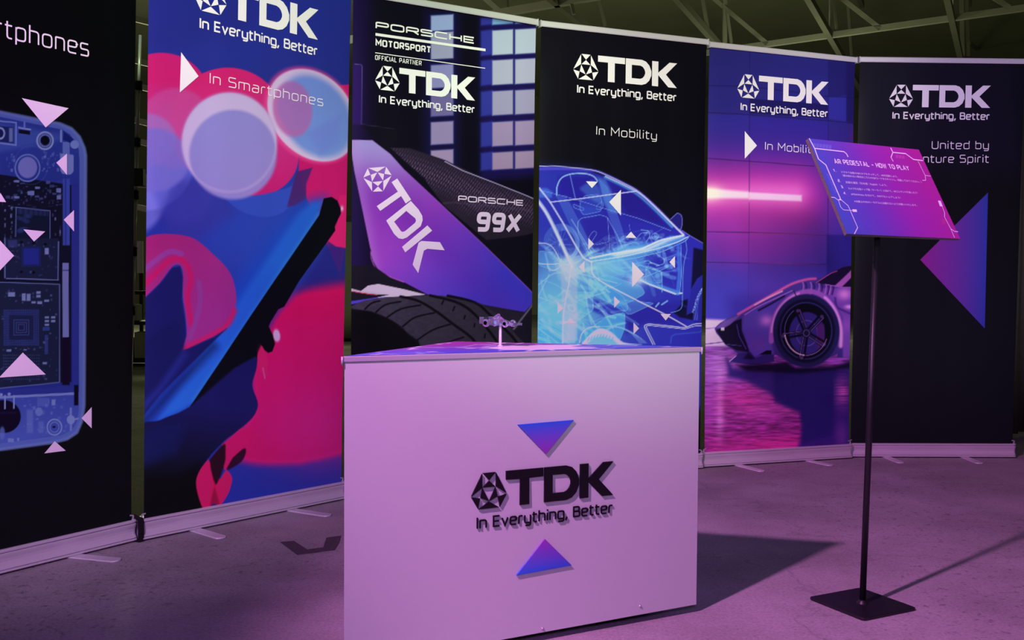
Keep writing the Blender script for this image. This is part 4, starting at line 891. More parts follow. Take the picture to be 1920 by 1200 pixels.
    p.line(smoothpts(F([(350, 595), (480, 520), (600, 452), (740, 372), (900, 285), (1050, 240), (1140, 232)])), 4.5, (196, 74, 146), 0.9, soft=4); p.line(smoothpts(F([(520, 500), (640, 435), (800, 360)])), 2.5, (232, 140, 190), 0.9, soft=3); p.line(smoothpts(F([(420, 600), (560, 515), (760, 420), (900, 355)])), 2.0, (150, 84, 180), 0.8); p.line(smoothpts(F([(560, 555), (700, 480), (820, 410)])), 3.5, (20, 10, 48), 0.9, soft=3)
    for xx in (1010, 1090, 1170, 1240, 1285): p.line(smoothpts(F([(xx, 270), (xx + 10, 310), (xx - 5, 390)])), 2.2, (176, 90, 176), 0.7, soft=2); p.line(smoothpts(F([(xx + 30, 280), (xx + 40, 320), (xx + 25, 390)])), 3.2, (34, 16, 70), 0.7, soft=2)
    p.poly(F([(1150, 272), (1300, 178), (1420, 112), (1540, 95), (1540, 320), (1420, 320), (1250, 292)]), (24, 12, 46), soft=2); p.poly(F([(1335, 305), (1540, 118), (1540, 195), (1410, 316)]), (168, 82, 172), 0.9, soft=3); p.line(F([(1150, 272), (1300, 176), (1360, 155)]), 1.3, (200, 70, 130), 0.8); p.line(F([(1240, 290), (1420, 322), (1540, 322)]), 1.6, (170, 90, 180), 0.8)
    # nose
    p.poly(F([(125, 760), (250, 690), (385, 640), (385, 760), (440, 900), (465, 985), (330, 965), (215, 900), (160, 820)]), (18, 9, 36), soft=3); p.poly(F([(120, 735), (200, 668), (330, 612), (380, 600), (270, 700), (200, 740)]), (96, 60, 140), 0.9, soft=3); p.rect(*F([(175, 735)])[0], *F([(205, 760)])[0], (226, 206, 232)); p.line(F([(335, 700), (360, 820), (430, 950)]), 1.5, (70, 50, 150), 0.8); p.line(F([(240, 905), (380, 918)]), 1.2, (70, 50, 140), 0.8)
    p.poly(F([(262, 1078), (345, 1000), (480, 985), (530, 1050), (600, 1012), (712, 1010), (715, 1082), (520, 1112), (330, 1092)]), (38, 22, 88), soft=2); p.poly(F([(560, 1010), (640, 965), (690, 965), (688, 1008)]), (12, 6, 24), soft=2); p.line(F([(262, 1078), (330, 1020)]), 1.4, (190, 130, 210), 0.8); p.poly(F([(455, 985), (525, 1050), (490, 1060), (400, 1050)]), (14, 8, 30), 0.8, soft=3)
    # wheel
    arch = smoothpts(F([(688, 870), (698, 720), (750, 570), (840, 460), (950, 392), (1080, 362), (1200, 398), (1300, 490), (1370, 620), (1402, 760), (1398, 920)]))
    p.line(arch, 9.5, (134, 66, 156), 0.95, soft=4); p.line(arch[4:26], 4, (190, 110, 192), 0.8, soft=4); p.line(arch[38:], 5, (200, 120, 204), 0.85, soft=3); p.line(F([(920, 360), (945, 415)]), 2.2, (36, 16, 66), 0.9)
    c0 = F([(1045, 765)])[0]; q = 5.455
    p.ell(*c0, 322 / q, 356 / q, (14, 10, 32), soft=3); p.ell(*c0, 318 / q, 350 / q, (26, 20, 66), 1, ring=8, soft=4); p.ell(*c0, 262 / q, 288 / q, (48, 40, 116), 0.9, ring=1.6, soft=2.5); p.ell(*c0, 250 / q, 278 / q, (8, 6, 20), soft=3)
    p.ell(*F([(1052, 790)])[0], 182 / q, 216 / q, (40, 26, 98), soft=3); p.ell(*F([(1052, 790)])[0], 108 / q, 130 / q, (130, 90, 170), 0.5, ring=1.2); p.poly(F([(1150, 690), (1230, 700), (1235, 900), (1160, 950)]), (66, 22, 84), 0.8, soft=4)
    for tip in ((960, 560), (1205, 620), (1228, 905), (1000, 1040), (812, 818)):
        h = (1048, 785); dx, dy = tip[0] - h[0], tip[1] - h[1]; L = math.hypot(dx, dy); nx, ny = -dy / L, dx / L
        for s in (-1, 1):
            a = (h[0] + nx * 14 * s, h[1] + ny * 14 * s); b2 = (tip[0] + nx * 24 * s, tip[1] + ny * 24 * s)
            p.line(F([a, b2]), 4.4, (12, 7, 24), 1, soft=2)
        p.line(F([(h[0] + dx * .2 + nx * 20, h[1] + dy * .2 + ny * 20), (tip[0] + nx * 22, tip[1] + ny * 22)]), 1.2, (124, 78, 156), 0.75); p.ell(*F([tip])[0], 3.2, 3.2, (70, 44, 96), 0.8)
    p.ell(*F([(1048, 788)])[0], 8, 8.5, (20, 12, 40)); p.ell(*F([(1048, 788)])[0], 5.5, 6, (72, 56, 120), ring=1.3)
    for a0, a1, w_, col, al in ((95, 175, 2.0, (196, 140, 208), .95), (175, 240, 1.3, (80, 64, 160), .8), (20, 95, 1.6, (150, 90, 170), .7)):
        p.line([(c0[0] + 40.5 * math.cos(math.radians(a)), c0[1] + 46 * math.sin(math.radians(a))) for a in range(a0, a1, 5)], w_, col, al)
    p.poly([(1380, 684), (1450, 682), (1475, 678), (1492, 690), (1560, 688), (1610, 672), (1610, 690), (1500, 700), (1400, 696)], (10, 6, 30), 0.9, soft=9)

def paint_plain(p):
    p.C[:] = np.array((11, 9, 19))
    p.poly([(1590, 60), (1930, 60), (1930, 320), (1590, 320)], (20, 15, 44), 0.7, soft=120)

# ------------------------------------------------------------------ the setting
def structure(name, verts, faces, mat, **kw):
    return tag(mesh_obj(name, verts, faces, mat), kind='structure')
structure('floor', [(-30, -12, 0), (34, -12, 0), (34, 34, 0), (-30, 34, 0)], [(0, 1, 2, 3)], M['floor'])
structure('ceiling', [(-40, -6, 7.6), (44, -6, 7.6), (44, 34, 7.6), (-40, 34, 7.6)], [(3, 2, 1, 0)], M['ceiling'])
structure('wall_back', *box_geo(-30, 34, 33.6, 33.9, 0, 7.6), M['wall'])

# ------------------------------------------------------------------ roof trusses
CH = 5.5
def truss(label, chord, members, thick=0.24, dark=False, grp='roof trusses over the hall'):
    """chord: two photo points on the bottom chord (height CH); members stand in the chord's vertical plane"""
    a, b_ = on_z(*chord[0], CH), on_z(*chord[1], CH)
    d = b_ - a; d[2] = 0; L = np.linalg.norm(d); d /= L; n = np.array([-d[1], d[0], 0])
    mid = (a + b_) / 2
    root = empty('roof_truss', (mid[0], mid[1], CH)); loc = lambda P: tuple(np.asarray(P) - np.array([mid[0], mid[1], CH]))
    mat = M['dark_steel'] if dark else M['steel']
    mesh_obj('chord', *bar_geo(loc(a - d * 3.5), loc(b_ + d * 3.5), thick * 0.8, thick), mat, root)
    mesh_obj('upper_chord', *bar_geo(loc(a - d * 3.5 + np.array([0, 0, 1.9])), loc(b_ + d * 3.5 + np.array([0, 0, 1.9])), thick * 0.8, thick), mat, root)
    for p0, p1, w in members:
        P0, P1 = on_plane(*p0, a, n), on_plane(*p1, a, n)
        if abs(P0[2] - P1[2]) < 0.02: continue
        top, bot = (P0, P1) if P0[2] > P1[2] else (P1, P0)
        e = (top - bot) / (top[2] - bot[2])
        top = bot + e * max(top[2] - bot[2], 7.3 - bot[2]) if w < 0 else top   # negative width: runs on up to the upper chord
        mesh_obj('strut', *bar_geo(loc(bot), loc(top), abs(w) * .5, abs(w) * .5), mat, root)
    return tag(root, label, 'truss', grp)
truss('pale roof truss rising to the right above the two right-hand banners', ((1410, 87), (1920, 15)),
      [((1363, 18), (1440, 83), -.16), ((1582, 0), (1652, 55), -.16), ((1870, 0), (1893, 15), -.16), ((1359, 0), (1359, 92), -.15), ((1559, 0), (1559, 68), -.15), ((1563, 0), (1569, 63), -.08), ((1363, 20), (1373, 92), -.10), ((1789, 0), (1789, 32), -.12)], 0.10)
truss('pale roof truss rising above the race-fin banner', ((941, 24), (1077, 0)),
      [((914, 0), (941, 24), -.18), ((952, 4), (953, 20), -.08), ((1071, 3), (1076, 27), -.10)], 0.12)
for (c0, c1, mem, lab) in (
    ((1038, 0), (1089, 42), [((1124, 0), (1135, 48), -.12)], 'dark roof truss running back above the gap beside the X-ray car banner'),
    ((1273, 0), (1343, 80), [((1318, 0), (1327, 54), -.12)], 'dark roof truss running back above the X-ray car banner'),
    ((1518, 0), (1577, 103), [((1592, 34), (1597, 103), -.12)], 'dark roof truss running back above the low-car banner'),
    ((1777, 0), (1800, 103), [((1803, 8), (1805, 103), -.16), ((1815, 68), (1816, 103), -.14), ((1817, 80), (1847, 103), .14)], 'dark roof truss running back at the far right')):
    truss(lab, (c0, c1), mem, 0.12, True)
# roof seen through the gap at left: sloping rails in front of the back wall
for i, (y0, lab) in enumerate(((40, 'topmost'), (118, 'second'), (165, 'third'), (230, 'fourth'), (268, 'fifth'), (332, 'sixth'), (392, 'lowest'))):
    d0 = 15.0
    P = [ORG + ray(x, y) * d0 for x, y in ((215, y0 - 14), (330, y0 + 14))]
    tag(mesh_obj('roof_rail', *bar_geo(P[0], P[1], 0.06, 0.09), M['steel']), lab + ' pale steel rail crossing the gap left of the bokeh banner', 'rail', 'steel rails seen through the left gap')
root = empty('braced_girder', tuple(ORG + ray(262, 345) * 14.0)); c0 = ORG + ray(262, 345) * 14.0
for q in (((225, 322), (310, 348)), ((225, 345), (310, 352))): mesh_obj('chord', *bar_geo(tuple(ORG + ray(*q[0]) * 14 - c0), tuple(ORG + ray(*q[1]) * 14 - c0), 0.05), M['steel'], root)
for q in (((240, 328), (262, 350)), ((262, 350), (282, 336)), ((282, 336), (300, 352))): mesh_obj('brace', *bar_geo(tuple(ORG + ray(*q[0]) * 14 - c0), tuple(ORG + ray(*q[1]) * 14 - c0), 0.035), M['steel'], root)
for x_ in (-.25, .3): mesh_obj('hanger', *bar_geo((x_, 0, 0), (x_, 0, 7.6 - c0[2]), 0.02), M['steel'], root)
tag(root, 'light braced girder glimpsed through the gap left of the bokeh banner', 'girder')

# things far behind, glimpsed through the gaps
P = on_z(262, 684, 0.0)
rk = empty('storage_rack', tuple(P))
for x in (-1.0, -0.35, 0.3, 1.0): mesh_obj('upright', *bar_geo((x, 0, 0), (x, 0, 0.95), 0.05), M['rack'], rk)
for z in (0.04, 0.45, 0.78): box('shelf', -1.05, 1.05, -0.2, 0.25, z, z + 0.04, M['rack'], rk)
tag(rk, 'dark low storage rack on the far floor seen through the left gap', 'rack')
for dx, z, s, mt_, lab in ((-0.14, 0.082, .2, 'box_red', 'small red carton on the rack behind the left gap'), (0.12, 0.082, .26, 'box_white', 'white carton on the rack shelf behind the left gap'), (-0.08, 0.492, .16, 'box_white', 'upper white carton on the far rack, middle shelf')):
    ct = empty('carton', (P[0] + dx, P[1], z))
    box('body', -s / 2, s / 2, -s / 2, s / 2, 0, s * 1.1, M[mt_], ct, 0.006)
    box('flap', -s / 2 * .98, s / 2 * .98, -0.004 - s * .1, 0.004 + s * .1, s * 1.1, s * 1.1 + 0.004, M['lamp_panel'], ct)
    tag(ct, lab, 'box')
Q = ORG + ray(262, 482) * 12
np_ = empty('notice_panel', (Q[0], Q[1], Q[2] - 0.2))
box('board', -0.035, 0.035, 0, 0.03, 0, 0.40, M['lamp_panel'], np_); box('post', -0.02, 0.02, 0.03, 0.06, -(Q[2] - 0.2), 0.40, M['rack'], np_)
tag(np_, 'narrow pale notice panel on a post seen through the left gap', 'panel')
Q = on_z(655, 640, 0)
pw = empty('site_panel', (Q[0], Q[1], 0))
for i in range(3): box('sheet', -1.5 + i * 1.0, -0.52 + i * 1.0, 0, 0.04, 0.05, 1.95, M['wall'], pw)
box('rail', -1.52, 1.5, -0.02, 0.06, 1.95, 2.05, M['rack'], pw); box('kick_rail', -1.52, 1.5, -0.02, 0.06, 0.0, 0.05, M['rack'], pw)
tag(pw, 'plain panel screen far behind, seen in the gap right of the bokeh banner', 'screen')

# ------------------------------------------------------------------ roll-up banners
W, HB, HT, HR = 0.85, 0.0752, 2.0274, 0.0246
BAN = {1: (-1.7355, 2.4892, 0.9993, 0.0256), 2: (-1.2420, 3.2259, 0.8616, 0.0297), 3: (-0.6512, 3.8802, 0.5185, 0.0101),
       4: (0.1158, 4.3157, 0.3587, 0.0060), 5: (0.9398, 4.6413, 0.3430, -0.0023), 6: (1.7600, 4.9600, 0.0210, 0.0187)}
class Panel:
    def __init__(self, i):
        x, y, yaw, lean = BAN[i]; self.i = i; self.lean = lean; self.yaw = yaw
        self.d = np.array([math.cos(yaw), math.sin(yaw), 0]); self.nv = np.array([math.sin(yaw), -math.cos(yaw), 0])
        self.mid = np.array([x, y, 0]) + self.d * W / 2
        self.vd = self.nv * math.sin(lean) + np.array([0, 0, math.cos(lean)])
        self.pn = np.cross(self.d, self.vd)
    def uv(self, x, y):
        """photo point -> metres on the panel (x from the middle, v up the panel)"""
        P = on_plane(np.asarray(x, float), np.asarray(y, float), self.mid, self.pn) - self.mid
        return np.stack([P @ self.d, P @ self.vd], -1)
    def px(self, uv): return proj(self.mid + uv[:, :1] * self.d + uv[:, 1:] * self.vd)
    def bend(self, uv):
        x, v = uv[:, 0], uv[:, 1]
        ph = self.i * 1.7
        w = 0.0005 * np.sin(x * 19 + ph) + 0.0003 * np.sin(x * 43 + ph * 2 + v * 0.6)
        w *= np.clip((v - HB) / 0.25, 0, 1) * np.clip((HT - v) / 0.12, 0, 1) 
        e = np.clip((np.abs(x) - (W / 2 - 0.075)) / 0.075, 0, 1)
        return w - 0.004 * e ** 2 * np.clip((HT - v) / 0.25, 0, 1) * np.clip((v - HB) / 0.25, 0, 1)
    def surf(self, uv, off=0.0):
        uv = np.asarray(uv, float); f = self.bend(uv) + off
        return np.stack([uv[:, 0], -math.sin(self.lean) * uv[:, 1] - f, math.cos(self.lean) * uv[:, 1]], -1)
    def over(self, off=0.0022): return lambda uv: self.surf(uv, off)

def fine(lo, hi, a, b_, step, coarse):
    """grid lines lo..hi, dense between a and b_"""
    a, b_ = max(a, lo), min(b_, hi); parts = []
    if a > lo + 1e-6: parts.append(np.linspace(lo, a, max(2, int((a - lo) / coarse)))[:-1])
    parts.append(np.linspace(a, b_, max(2, int((b_ - a) / step) + 1)))
    if b_ < hi - 1e-6: parts.append(np.linspace(b_, hi, max(2, int((hi - b_) / coarse)))[1:])
    return np.concatenate(parts)

def ink_grid(name, P3, nu, nv, rgb, mat, parent):
    idx = np.arange(nu * nv).reshape(nv, nu)
    q = np.stack([idx[:-1, :-1], idx[:-1, 1:], idx[1:, 1:], idx[1:, :-1]], -1).reshape(-1, 4)
    me = bpy.data.meshes.new(name)
    me.vertices.add(len(P3)); me.vertices.foreach_set('co', P3.astype(np.float32).ravel())
    me.loops.add(q.size); me.loops.foreach_set('vertex_index', q.ravel().astype(np.int32))
    me.polygons.add(len(q)); me.polygons.foreach_set('loop_start', (np.arange(len(q)) * 4).astype(np.int32))
    me.update(calc_edges=True)
    me.polygons.foreach_set('use_smooth', np.ones(len(q), bool))
    at = me.attributes.new('ink', 'FLOAT_COLOR', 'POINT')
    c = np.ones((len(P3), 4), np.float32); c[:, :3] = rgb; at.data.foreach_set('color', c.ravel())
    me.materials.append(mat)
    o = bpy.data.objects.new(name, me); COL.objects.link(o)
    if parent is not None: o.parent = parent
    return o

def logo(P, panel, tag0, tag1, mat, thick=None, over=None, skip_tag=False):
    """emblem, wordmark and tagline; tag0, tag1: photo ends of the tagline's baseline"""
    a, b_ = panel.uv(*tag0), panel.uv(*tag1)
    x0, x1, z = a[0], b_[0], (a[1] + b_[1]) / 2; s = (x1 - x0) / 626.0
    tf = lambda q: (x0 - 25 * s + q[0] * s, z + (77 + 140 - q[1]) * s)
    ov = over or panel.over()
    f = Flat(); add_emblem(f, tf); f.build('emblem', ov, mat, P, thick or 0)
    f = Flat(); add_word(f, tf); f.build('wordmark', ov, mat, P, thick or 0)
    for word in text_strokes('In Everything, Better', x0, z, 626 * s, 48 * s, (7.4 if not thick else 6.0) * s, 0.25):
        f = Flat()
        for st in word: f.stroke(*st)
        f.build('tagline', ov, mat, P, (thick or 0) * .6)
def lettering(P, panel, s, p0, p1, cap_px, mat, weight=0.09, gap=0.27, name='lettering', slant=0.0, over=None):
    a, b_ = panel.uv(*p0), panel.uv(*p1); cap = panel.uv(p0[0], p0[1] - cap_px)[1] - a[1]
    ang = math.atan2(b_[1] - a[1], b_[0] - a[0]); ca, sa = math.cos(ang), math.sin(ang)
    for word in text_strokes(s, 0, 0, math.hypot(*(b_ - a)), cap, weight * cap, gap, slant):
        f = Flat()
        for pts, w, cl in word:
            f.stroke([(a[0] + x * ca - y * sa, a[1] + x * sa + y * ca) for x, y in pts], w, cl)
        f.build(name, over or panel.over(), mat, P)
def triangle(P, panel, pts, mat, over=None):
    f = Flat(); f.poly([tuple(panel.uv(*q)) for q in pts]); return f.build('triangle_mark', over or panel.over(), mat, P)

CASS = [(-.002, .0755), (-.009, .0755), (-.013, .0725), (-.013, .0690), (-.0125, .0672), (-.005, .0668), (-.005, .0638), (-.0125, .0634), (-.0128, .0615), (-.0115, .056), (-.0075, .046), (-.006, .037), (-.0075, .028), (-.012, .0205), (-.0145, .0175), (-.0145, .0160), (-.0085, .0157), (-.0085, .0138), (-.0150, .0135), (-.0158, .0115), (-.0165, .0085), (-.013, .006), (.052, .006), (.060, .018), (.061, .045), (.055, .064), (.04, .0755), (.004, .0765)]
def profile_mesh(name, prof, x0, x1, mat, parent):
    n = len(prof); v = [(x, y, z) for x in (x0, x1) for y, z in prof]
    f = [(k, (k + 1) % n, n + (k + 1) % n, n + k) for k in range(n)] + [tuple(range(n - 1, -1, -1)), tuple(range(n, 2 * n))]
    return mesh_obj(name, v, f, mat, parent)
def foot(parent, panel, p0, p1, L=None):
    """swivelled flat foot on the floor; p0 root under the cassette, p1 rounded tip (local x, y)"""
    a, b_ = np.array(p0, float), np.array(p1, float); d = (b_ - a) / np.linalg.norm(b_ - a); n = np.array([-d[1], d[0]]); w = 0.021
    a = a - d * 0.10
    pts = [a + n * w, a - n * w]
    for k in range(9):
        t = -math.pi / 2 + math.pi * k / 8; pts.append(b_ - d * w * 0.75 + d * math.cos(t) * w * 0.75 + n * math.sin(t) * w)
    m_ = len(pts); v = [(p[0], p[1], z) for z in (0.0005, 0.0058) for p in pts]
    f = [tuple(range(m_ - 1, -1, -1)), tuple(range(m_, 2 * m_))] + [(k, (k + 1) % m_, m_ + (k + 1) % m_, m_ + k) for k in range(m_)]
    o = mesh_obj('foot', v, f, M['foot'], parent); md = o.modifiers.new('bevel', 'BEVEL'); md.width = 0.0015; md.segments = 2; md.limit_method = 'ANGLE'
def banner(i, label, painter, base, vis, feet):
    pn = Panel(i)
    root = empty('roll_up_banner', tuple(pn.mid), pn.yaw)
    tag(root, label, 'banner', 'roll-up banners standing in a curve')
    x0v, y0v, x1v, y1v = vis
    c = [pn.uv(x0v, 300)[0], pn.uv(x1v, 300)[0]]
    mpp = (HT - HB) / (pn.px(np.array([[0.0, HB]]))[1][0] - pn.px(np.array([[0.0, HT]]))[1][0])
    xm = (x0v + x1v) / 2
    vlo, vhi = pn.uv(xm, y1v)[1], pn.uv(xm, y0v)[1]
    us = fine(-W / 2, W / 2, c[0] - 0.03, c[1] + 0.03, mpp * STEP, 0.03)
    vs = fine(HB, HT, vlo - 0.05, vhi + 0.05, mpp * STEP, 0.03)
    U, V = np.meshgrid(us, vs); uv = np.stack([U.ravel(), V.ravel()], -1)
    X, Y = pn.px(uv)
    pt = Paint(X, Y, base); painter(pt)
    rgb = ink(np.clip(pt.C, 0, 255), uv[:, 1], i)
    panel = ink_grid('printed_panel', pn.surf(uv), len(us), len(vs), rgb, M['print'], root)
    s = math.sin(pn.lean)
    ytop = -s * HT
    rail = profile_mesh('top_rail', [(ytop - .009, HT - .002), (ytop - .011, HT + .002), (ytop - .011, HT + .020), (ytop - .008, HT + .0245), (ytop + .008, HT + .0245), (ytop + .011, HT + .02), (ytop + .011, HT)], -W / 2 - .002, W / 2 + .002, M['alu'], root)
    for sx in (-1, 1):
        box('end_cap', sx * (W / 2 + .002) - (.005 if sx < 0 else 0), sx * (W / 2 + .002) + (.005 if sx > 0 else 0), ytop - .013, ytop + .013, HT - .006, HT + .026, M['cap'], rail, 0.0015)
    cas = profile_mesh('base_cassette', CASS, -W / 2 - .004, W / 2 + .004, M['alu'], root)
    for sx in (-1, 1):
        xa = sx * (W / 2 + .004); xb = xa + sx * .006
        e = profile_mesh('end_cap', [(y * 1.03, 0.004 + (z - 0.004) * 1.03) for y, z in CASS], min(xa, xb), max(xa, xb), M['cap'], cas)
        mesh_obj('hook', *merge(bar_geo((xa + sx * .003, -.002, .072), (xa + sx * .003, -.002, .090), .004), bar_geo((xa + sx * .004, -.002, .089), (xa - sx * .010, -.002, .092), .004)), M['cap'], cas)
    mesh_obj('support_pole', *tube_geo((0, .035, .07), (0, ytop + .022, HT + .01), .011, 14), M['pole'], root, True)
    for a, b_ in feet:
        if a is None: foot(root, pn, b_[0], b_[1]); continue
        A_, B2 = on_z(*a, 0.003) - pn.mid, on_z(*b_, 0.003) - pn.mid
        yb = np.array([-pn.d[1], pn.d[0], 0])
        foot(root, pn, (A_ @ pn.d, A_ @ yb), (B2 @ pn.d, B2 @ yb))
    return root, panel, pn
STEP = 1.45
dflt = [(None, ((-.25, 0), (-.20, -.14))), (None, ((.25, 0), (.30, -.14)))]

# 1 X-ray phone
root, P, pn = banner(1, 'roll-up banner with a blue X-ray phone on black, cut off by the left edge', paint_phone, (10, 10, 16), (-8, -10, 262, 1045), [((133, 1042), (224, 1051)), (None, ((-.28, 0), (-.20, -.13)))])
a = pn.uv(166, 107.5); cap = 0.0555
wfull = cap * 9.3
for word in text_strokes('In Smartphones', a[0] - wfull, a[1], wfull, cap, cap * .085, .27):
    f = Flat()
    for st in word: f.stroke(*st)
    f.build('lettering', pn.over(), M['white_ink'], P)
for t in ([(40, 184), (128, 203), (85, 239)], [(105, 305), (125, 288), (125, 328)], [(119, 412), (138, 394), (138, 434)], [(43, 430), (84, 434), (63, 453)], [(-22, 428), (25.5, 479.5), (-22, 529)],
          [(42, 661), (85, 702), (-3, 708)], [(152, 784), (171, 763), (171, 803)], [(102, 827), (122.7, 845), (82.5, 850)], [(0, 362), (10.5, 379), (-14, 378)]):
    triangle(P, pn, t, M['white_ink'])
# 2 bokeh
root, P, pn = banner(2, 'roll-up banner with pink and blue light discs and a hand holding a phone', paint_bokeh, (40, 48, 146), (262, -12, 660, 985), [((365, 993), (418, 1009)), ((552, 957), (619, 967))])
logo(P, pn, (373.5, 52), (594.5, 107), M['white_ink'])
lettering(P, pn, 'In Smartphones', (392.3, 156.7), (605, 200), 20.7, M['white_ink'], .085)
triangle(P, pn, [(339, 98), (372, 143), (336.5, 173.5)], M['white_ink'])
# 3 race fin
root, P, pn = banner(3, 'roll-up banner with a purple race-car fin and a tyre below tall windows', paint_race, (12, 10, 24), (652, -12, 1008, 690), dflt)
logo(P, pn, (710, 193), (889.8, 213), M['white_ink'])
lettering(P, pn, 'PORSCHE', (703.8, 54), (889, 83), 14.2, M['white_ink'], .20, .16)
lettering(P, pn, 'MOTORSPORT', (703.8, 86.5), (808, 100.5), 13.8, M['white_ink'], .20, .36)
lettering(P, pn, 'OFFICIAL PARTNER', (703, 112.4), (790, 123.5), 9.6, M['white_ink'], .14, .36)
Flat().stroke([tuple(pn.uv(703.8, 64.5)), tuple(pn.uv(909.8, 94.0))], 0.0108).build('rule', pn.over(), M['white_ink'], P)
Flat().stroke([tuple(pn.uv(703.3, 99)), tuple(pn.uv(909, 128.2))], 0.0032).build('rule', pn.over(), M['white_ink'], P)
lettering(P, pn, 'PORSCHE', (858.5, 378.0), (981, 386.5), 12, M['pink_ink'], .18, .16)
lettering(P, pn, '99X', (890, 435.0), (974, 437.5), 39, M['pink_ink'], .22, .36, slant=0.16)
B_ = lambda pts: [tuple(pn.uv(640 + x / 3.6025, 320 + y / 3.6025)) for x, y in pts]
f = Flat()
f.poly(B_([(338, 78), (376, 53), (470, 196), (433, 222), (402, 172), (262, 272), (238, 240), (380, 142)]))
o_ = [(302, 337), (468, 205), (520, 262), (545, 305), (548, 335), (535, 375), (440, 452), (412, 462), (385, 457), (355, 428)]
i_ = [(355, 345), (437, 272), (470, 300), (498, 322), (503, 338), (497, 352), (430, 408), (414, 414), (402, 410), (388, 390)]
for k in range(10): f.poly(B_([o_[k], o_[(k + 1) % 10], i_[(k + 1) % 10], i_[k]]))
f.poly(B_([(408, 515), (580, 370), (612, 405), (430, 552)])); f.poly(B_([(520, 488), (540, 475), (665, 483), (697, 538), (580, 528), (556, 540), (518, 692), (480, 635)]))
f.build('fin_wordmark', pn.over(), M['pink_ink'], P)
f = Flat(); ex, ey = np.array([.55, .836]) * 1.22, np.array([-.836, .55]) * 1.22
def tf3(q):
    c_ = np.array([247, 50]) + (q[0] - 77.5) * ex + (q[1] - 72) * ey
    return B_([tuple(c_)])[0]
add_emblem(f, tf3); f.build('fin_emblem', pn.over(), M['pink_ink'], P)
# 4 X-ray car
root, P, pn = banner(4, 'roll-up banner with a glowing blue X-ray car on black', paint_xray_car, (12, 11, 22), (1002, 40, 1328, 690), dflt)
logo(P, pn, (1081.4, 174.4), (1268, 191), M['white_ink'])
lettering(P, pn, 'In Mobility', (1117.4, 253), (1231, 262.5), 16.8, M['white_ink'], .09)
for t in ([(427, 72), (505, 75), (466, 118)], [(662, 130), (662, 303), (583, 212)], [(730, 412), (767, 455), (692, 453)], [(442, 455), (480, 495), (442, 533)], [(1027, 577), (1027, 658), (991, 617)], [(738, 615), (818, 700), (738, 787)],
          [(417, 610), (417, 690), (378, 650)], [(617, 848), (655, 885), (617, 927)], [(235, 888), (275, 928), (235, 968)], [(322, 992), (360, 1033), (283, 1033)], [(930, 968), (1000, 968), (965, 1012)], [(747, 1025), (785, 1065), (747, 1105)]):
    triangle(P, pn, Z(980, 320, 3.6025, t), M['white_ink'])
# 5 low car
root, P, pn = banner(5, 'roll-up banner with a low dark car under a magenta neon tube', paint_supercar, (48, 42, 140), (1314, 80, 1608, 860), [((1387, 873), (1431, 884)), ((1512, 863), (1560, 873))])
logo(P, pn, (1388, 207), (1551.8, 220.7), M['white_ink'])
lettering(P, pn, 'In Mobility', (1433.7, 281), (1533, 288.5), 15.2, M['white_ink'], .09)
triangle(P, pn, [(1396, 246), (1419, 273), (1396, 297.5)], M['white_ink'])
# 6 plain black
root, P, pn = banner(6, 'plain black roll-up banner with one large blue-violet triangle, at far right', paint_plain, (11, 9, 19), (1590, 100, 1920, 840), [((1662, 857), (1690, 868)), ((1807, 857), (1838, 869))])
logo(P, pn, (1672.7, 224.4), (1855.2, 224.4), M['white_ink'])
lettering(P, pn, 'United by', (1746.5, 279.8), (1853.5, 279.8), 15.6, M['white_ink'], .095)
lettering(P, pn, 'Adventure Spirit', (1673, 305.5), (1853.5, 305.5), 15.6, M['white_ink'], .095)
tri = [(1852, 361), (1725, 487), (1846, 616)]; cols = [(40, 44, 148), (116, 24, 126), (38, 42, 146)]
f = Flat(); A3 = np.array([pn.uv(*q) for q in tri]); C3 = np.array([ink(np.array(c), np.array(1.15), 6) for c in cols]); n = 8
for i in range(n):
    for j in range(n - i):
        g = lambda a, b_: (1 - (a + b_) / n, a / n, b_ / n)
        for tr in ([g(i, j), g(i + 1, j), g(i, j + 1)],) + (([g(i + 1, j), g(i + 1, j + 1), g(i, j + 1)],) if j < n - i - 1 else ()):
            f.poly([tuple(np.array(w_) @ A3) for w_ in tr], [tuple(np.array(w_) @ C3) for w_ in tr])
f.build('triangle_mark', pn.over(), M['print'], P)

# strap tying the first two cassettes together
p1, p2 = Panel(1), Panel(2)
E1 = p1.mid + p1.d * (W / 2 + .01); E2 = p2.mid - p2.d * (W / 2 + .01); mid = (E1 + E2) / 2
st = empty('tie_strap', (mid[0], mid[1], 0), (p1.yaw + p2.yaw) / 2)
prof = [(-.022, .080), (-.024, .04), (-.023, .003), (.03, .0006), (.067, .003), (.068, .05), (.060, .082), (.03, .086)]
n = len(prof); v = []
for x in (-.010, .010):
    for k_ in (1.0, 0.93): v += [(x, .03 + (y - .03) * k_ if k_ < 1 else y, (.043 + (z - .043) * (0.94 if k_ < 1 else 1))) for y, z in prof]
fc = []
for k in range(n):
    j = (k + 1) % n
    fc += [(k, j, 2 * n + j, 2 * n + k), (n + j, n + k, 3 * n + k, 3 * n + j), (k, n + k, n + j, j), (2 * n + k, 2 * n + j, 3 * n + j, 3 * n + k)]
mesh_obj('loop', v, fc, M['strap'], st); box('free_end', -.009, .009, -.027, -.0242, .03, .072, M['strap'], st)
tag(st, 'black strap looped round the cassettes of the two left banners', 'strap')

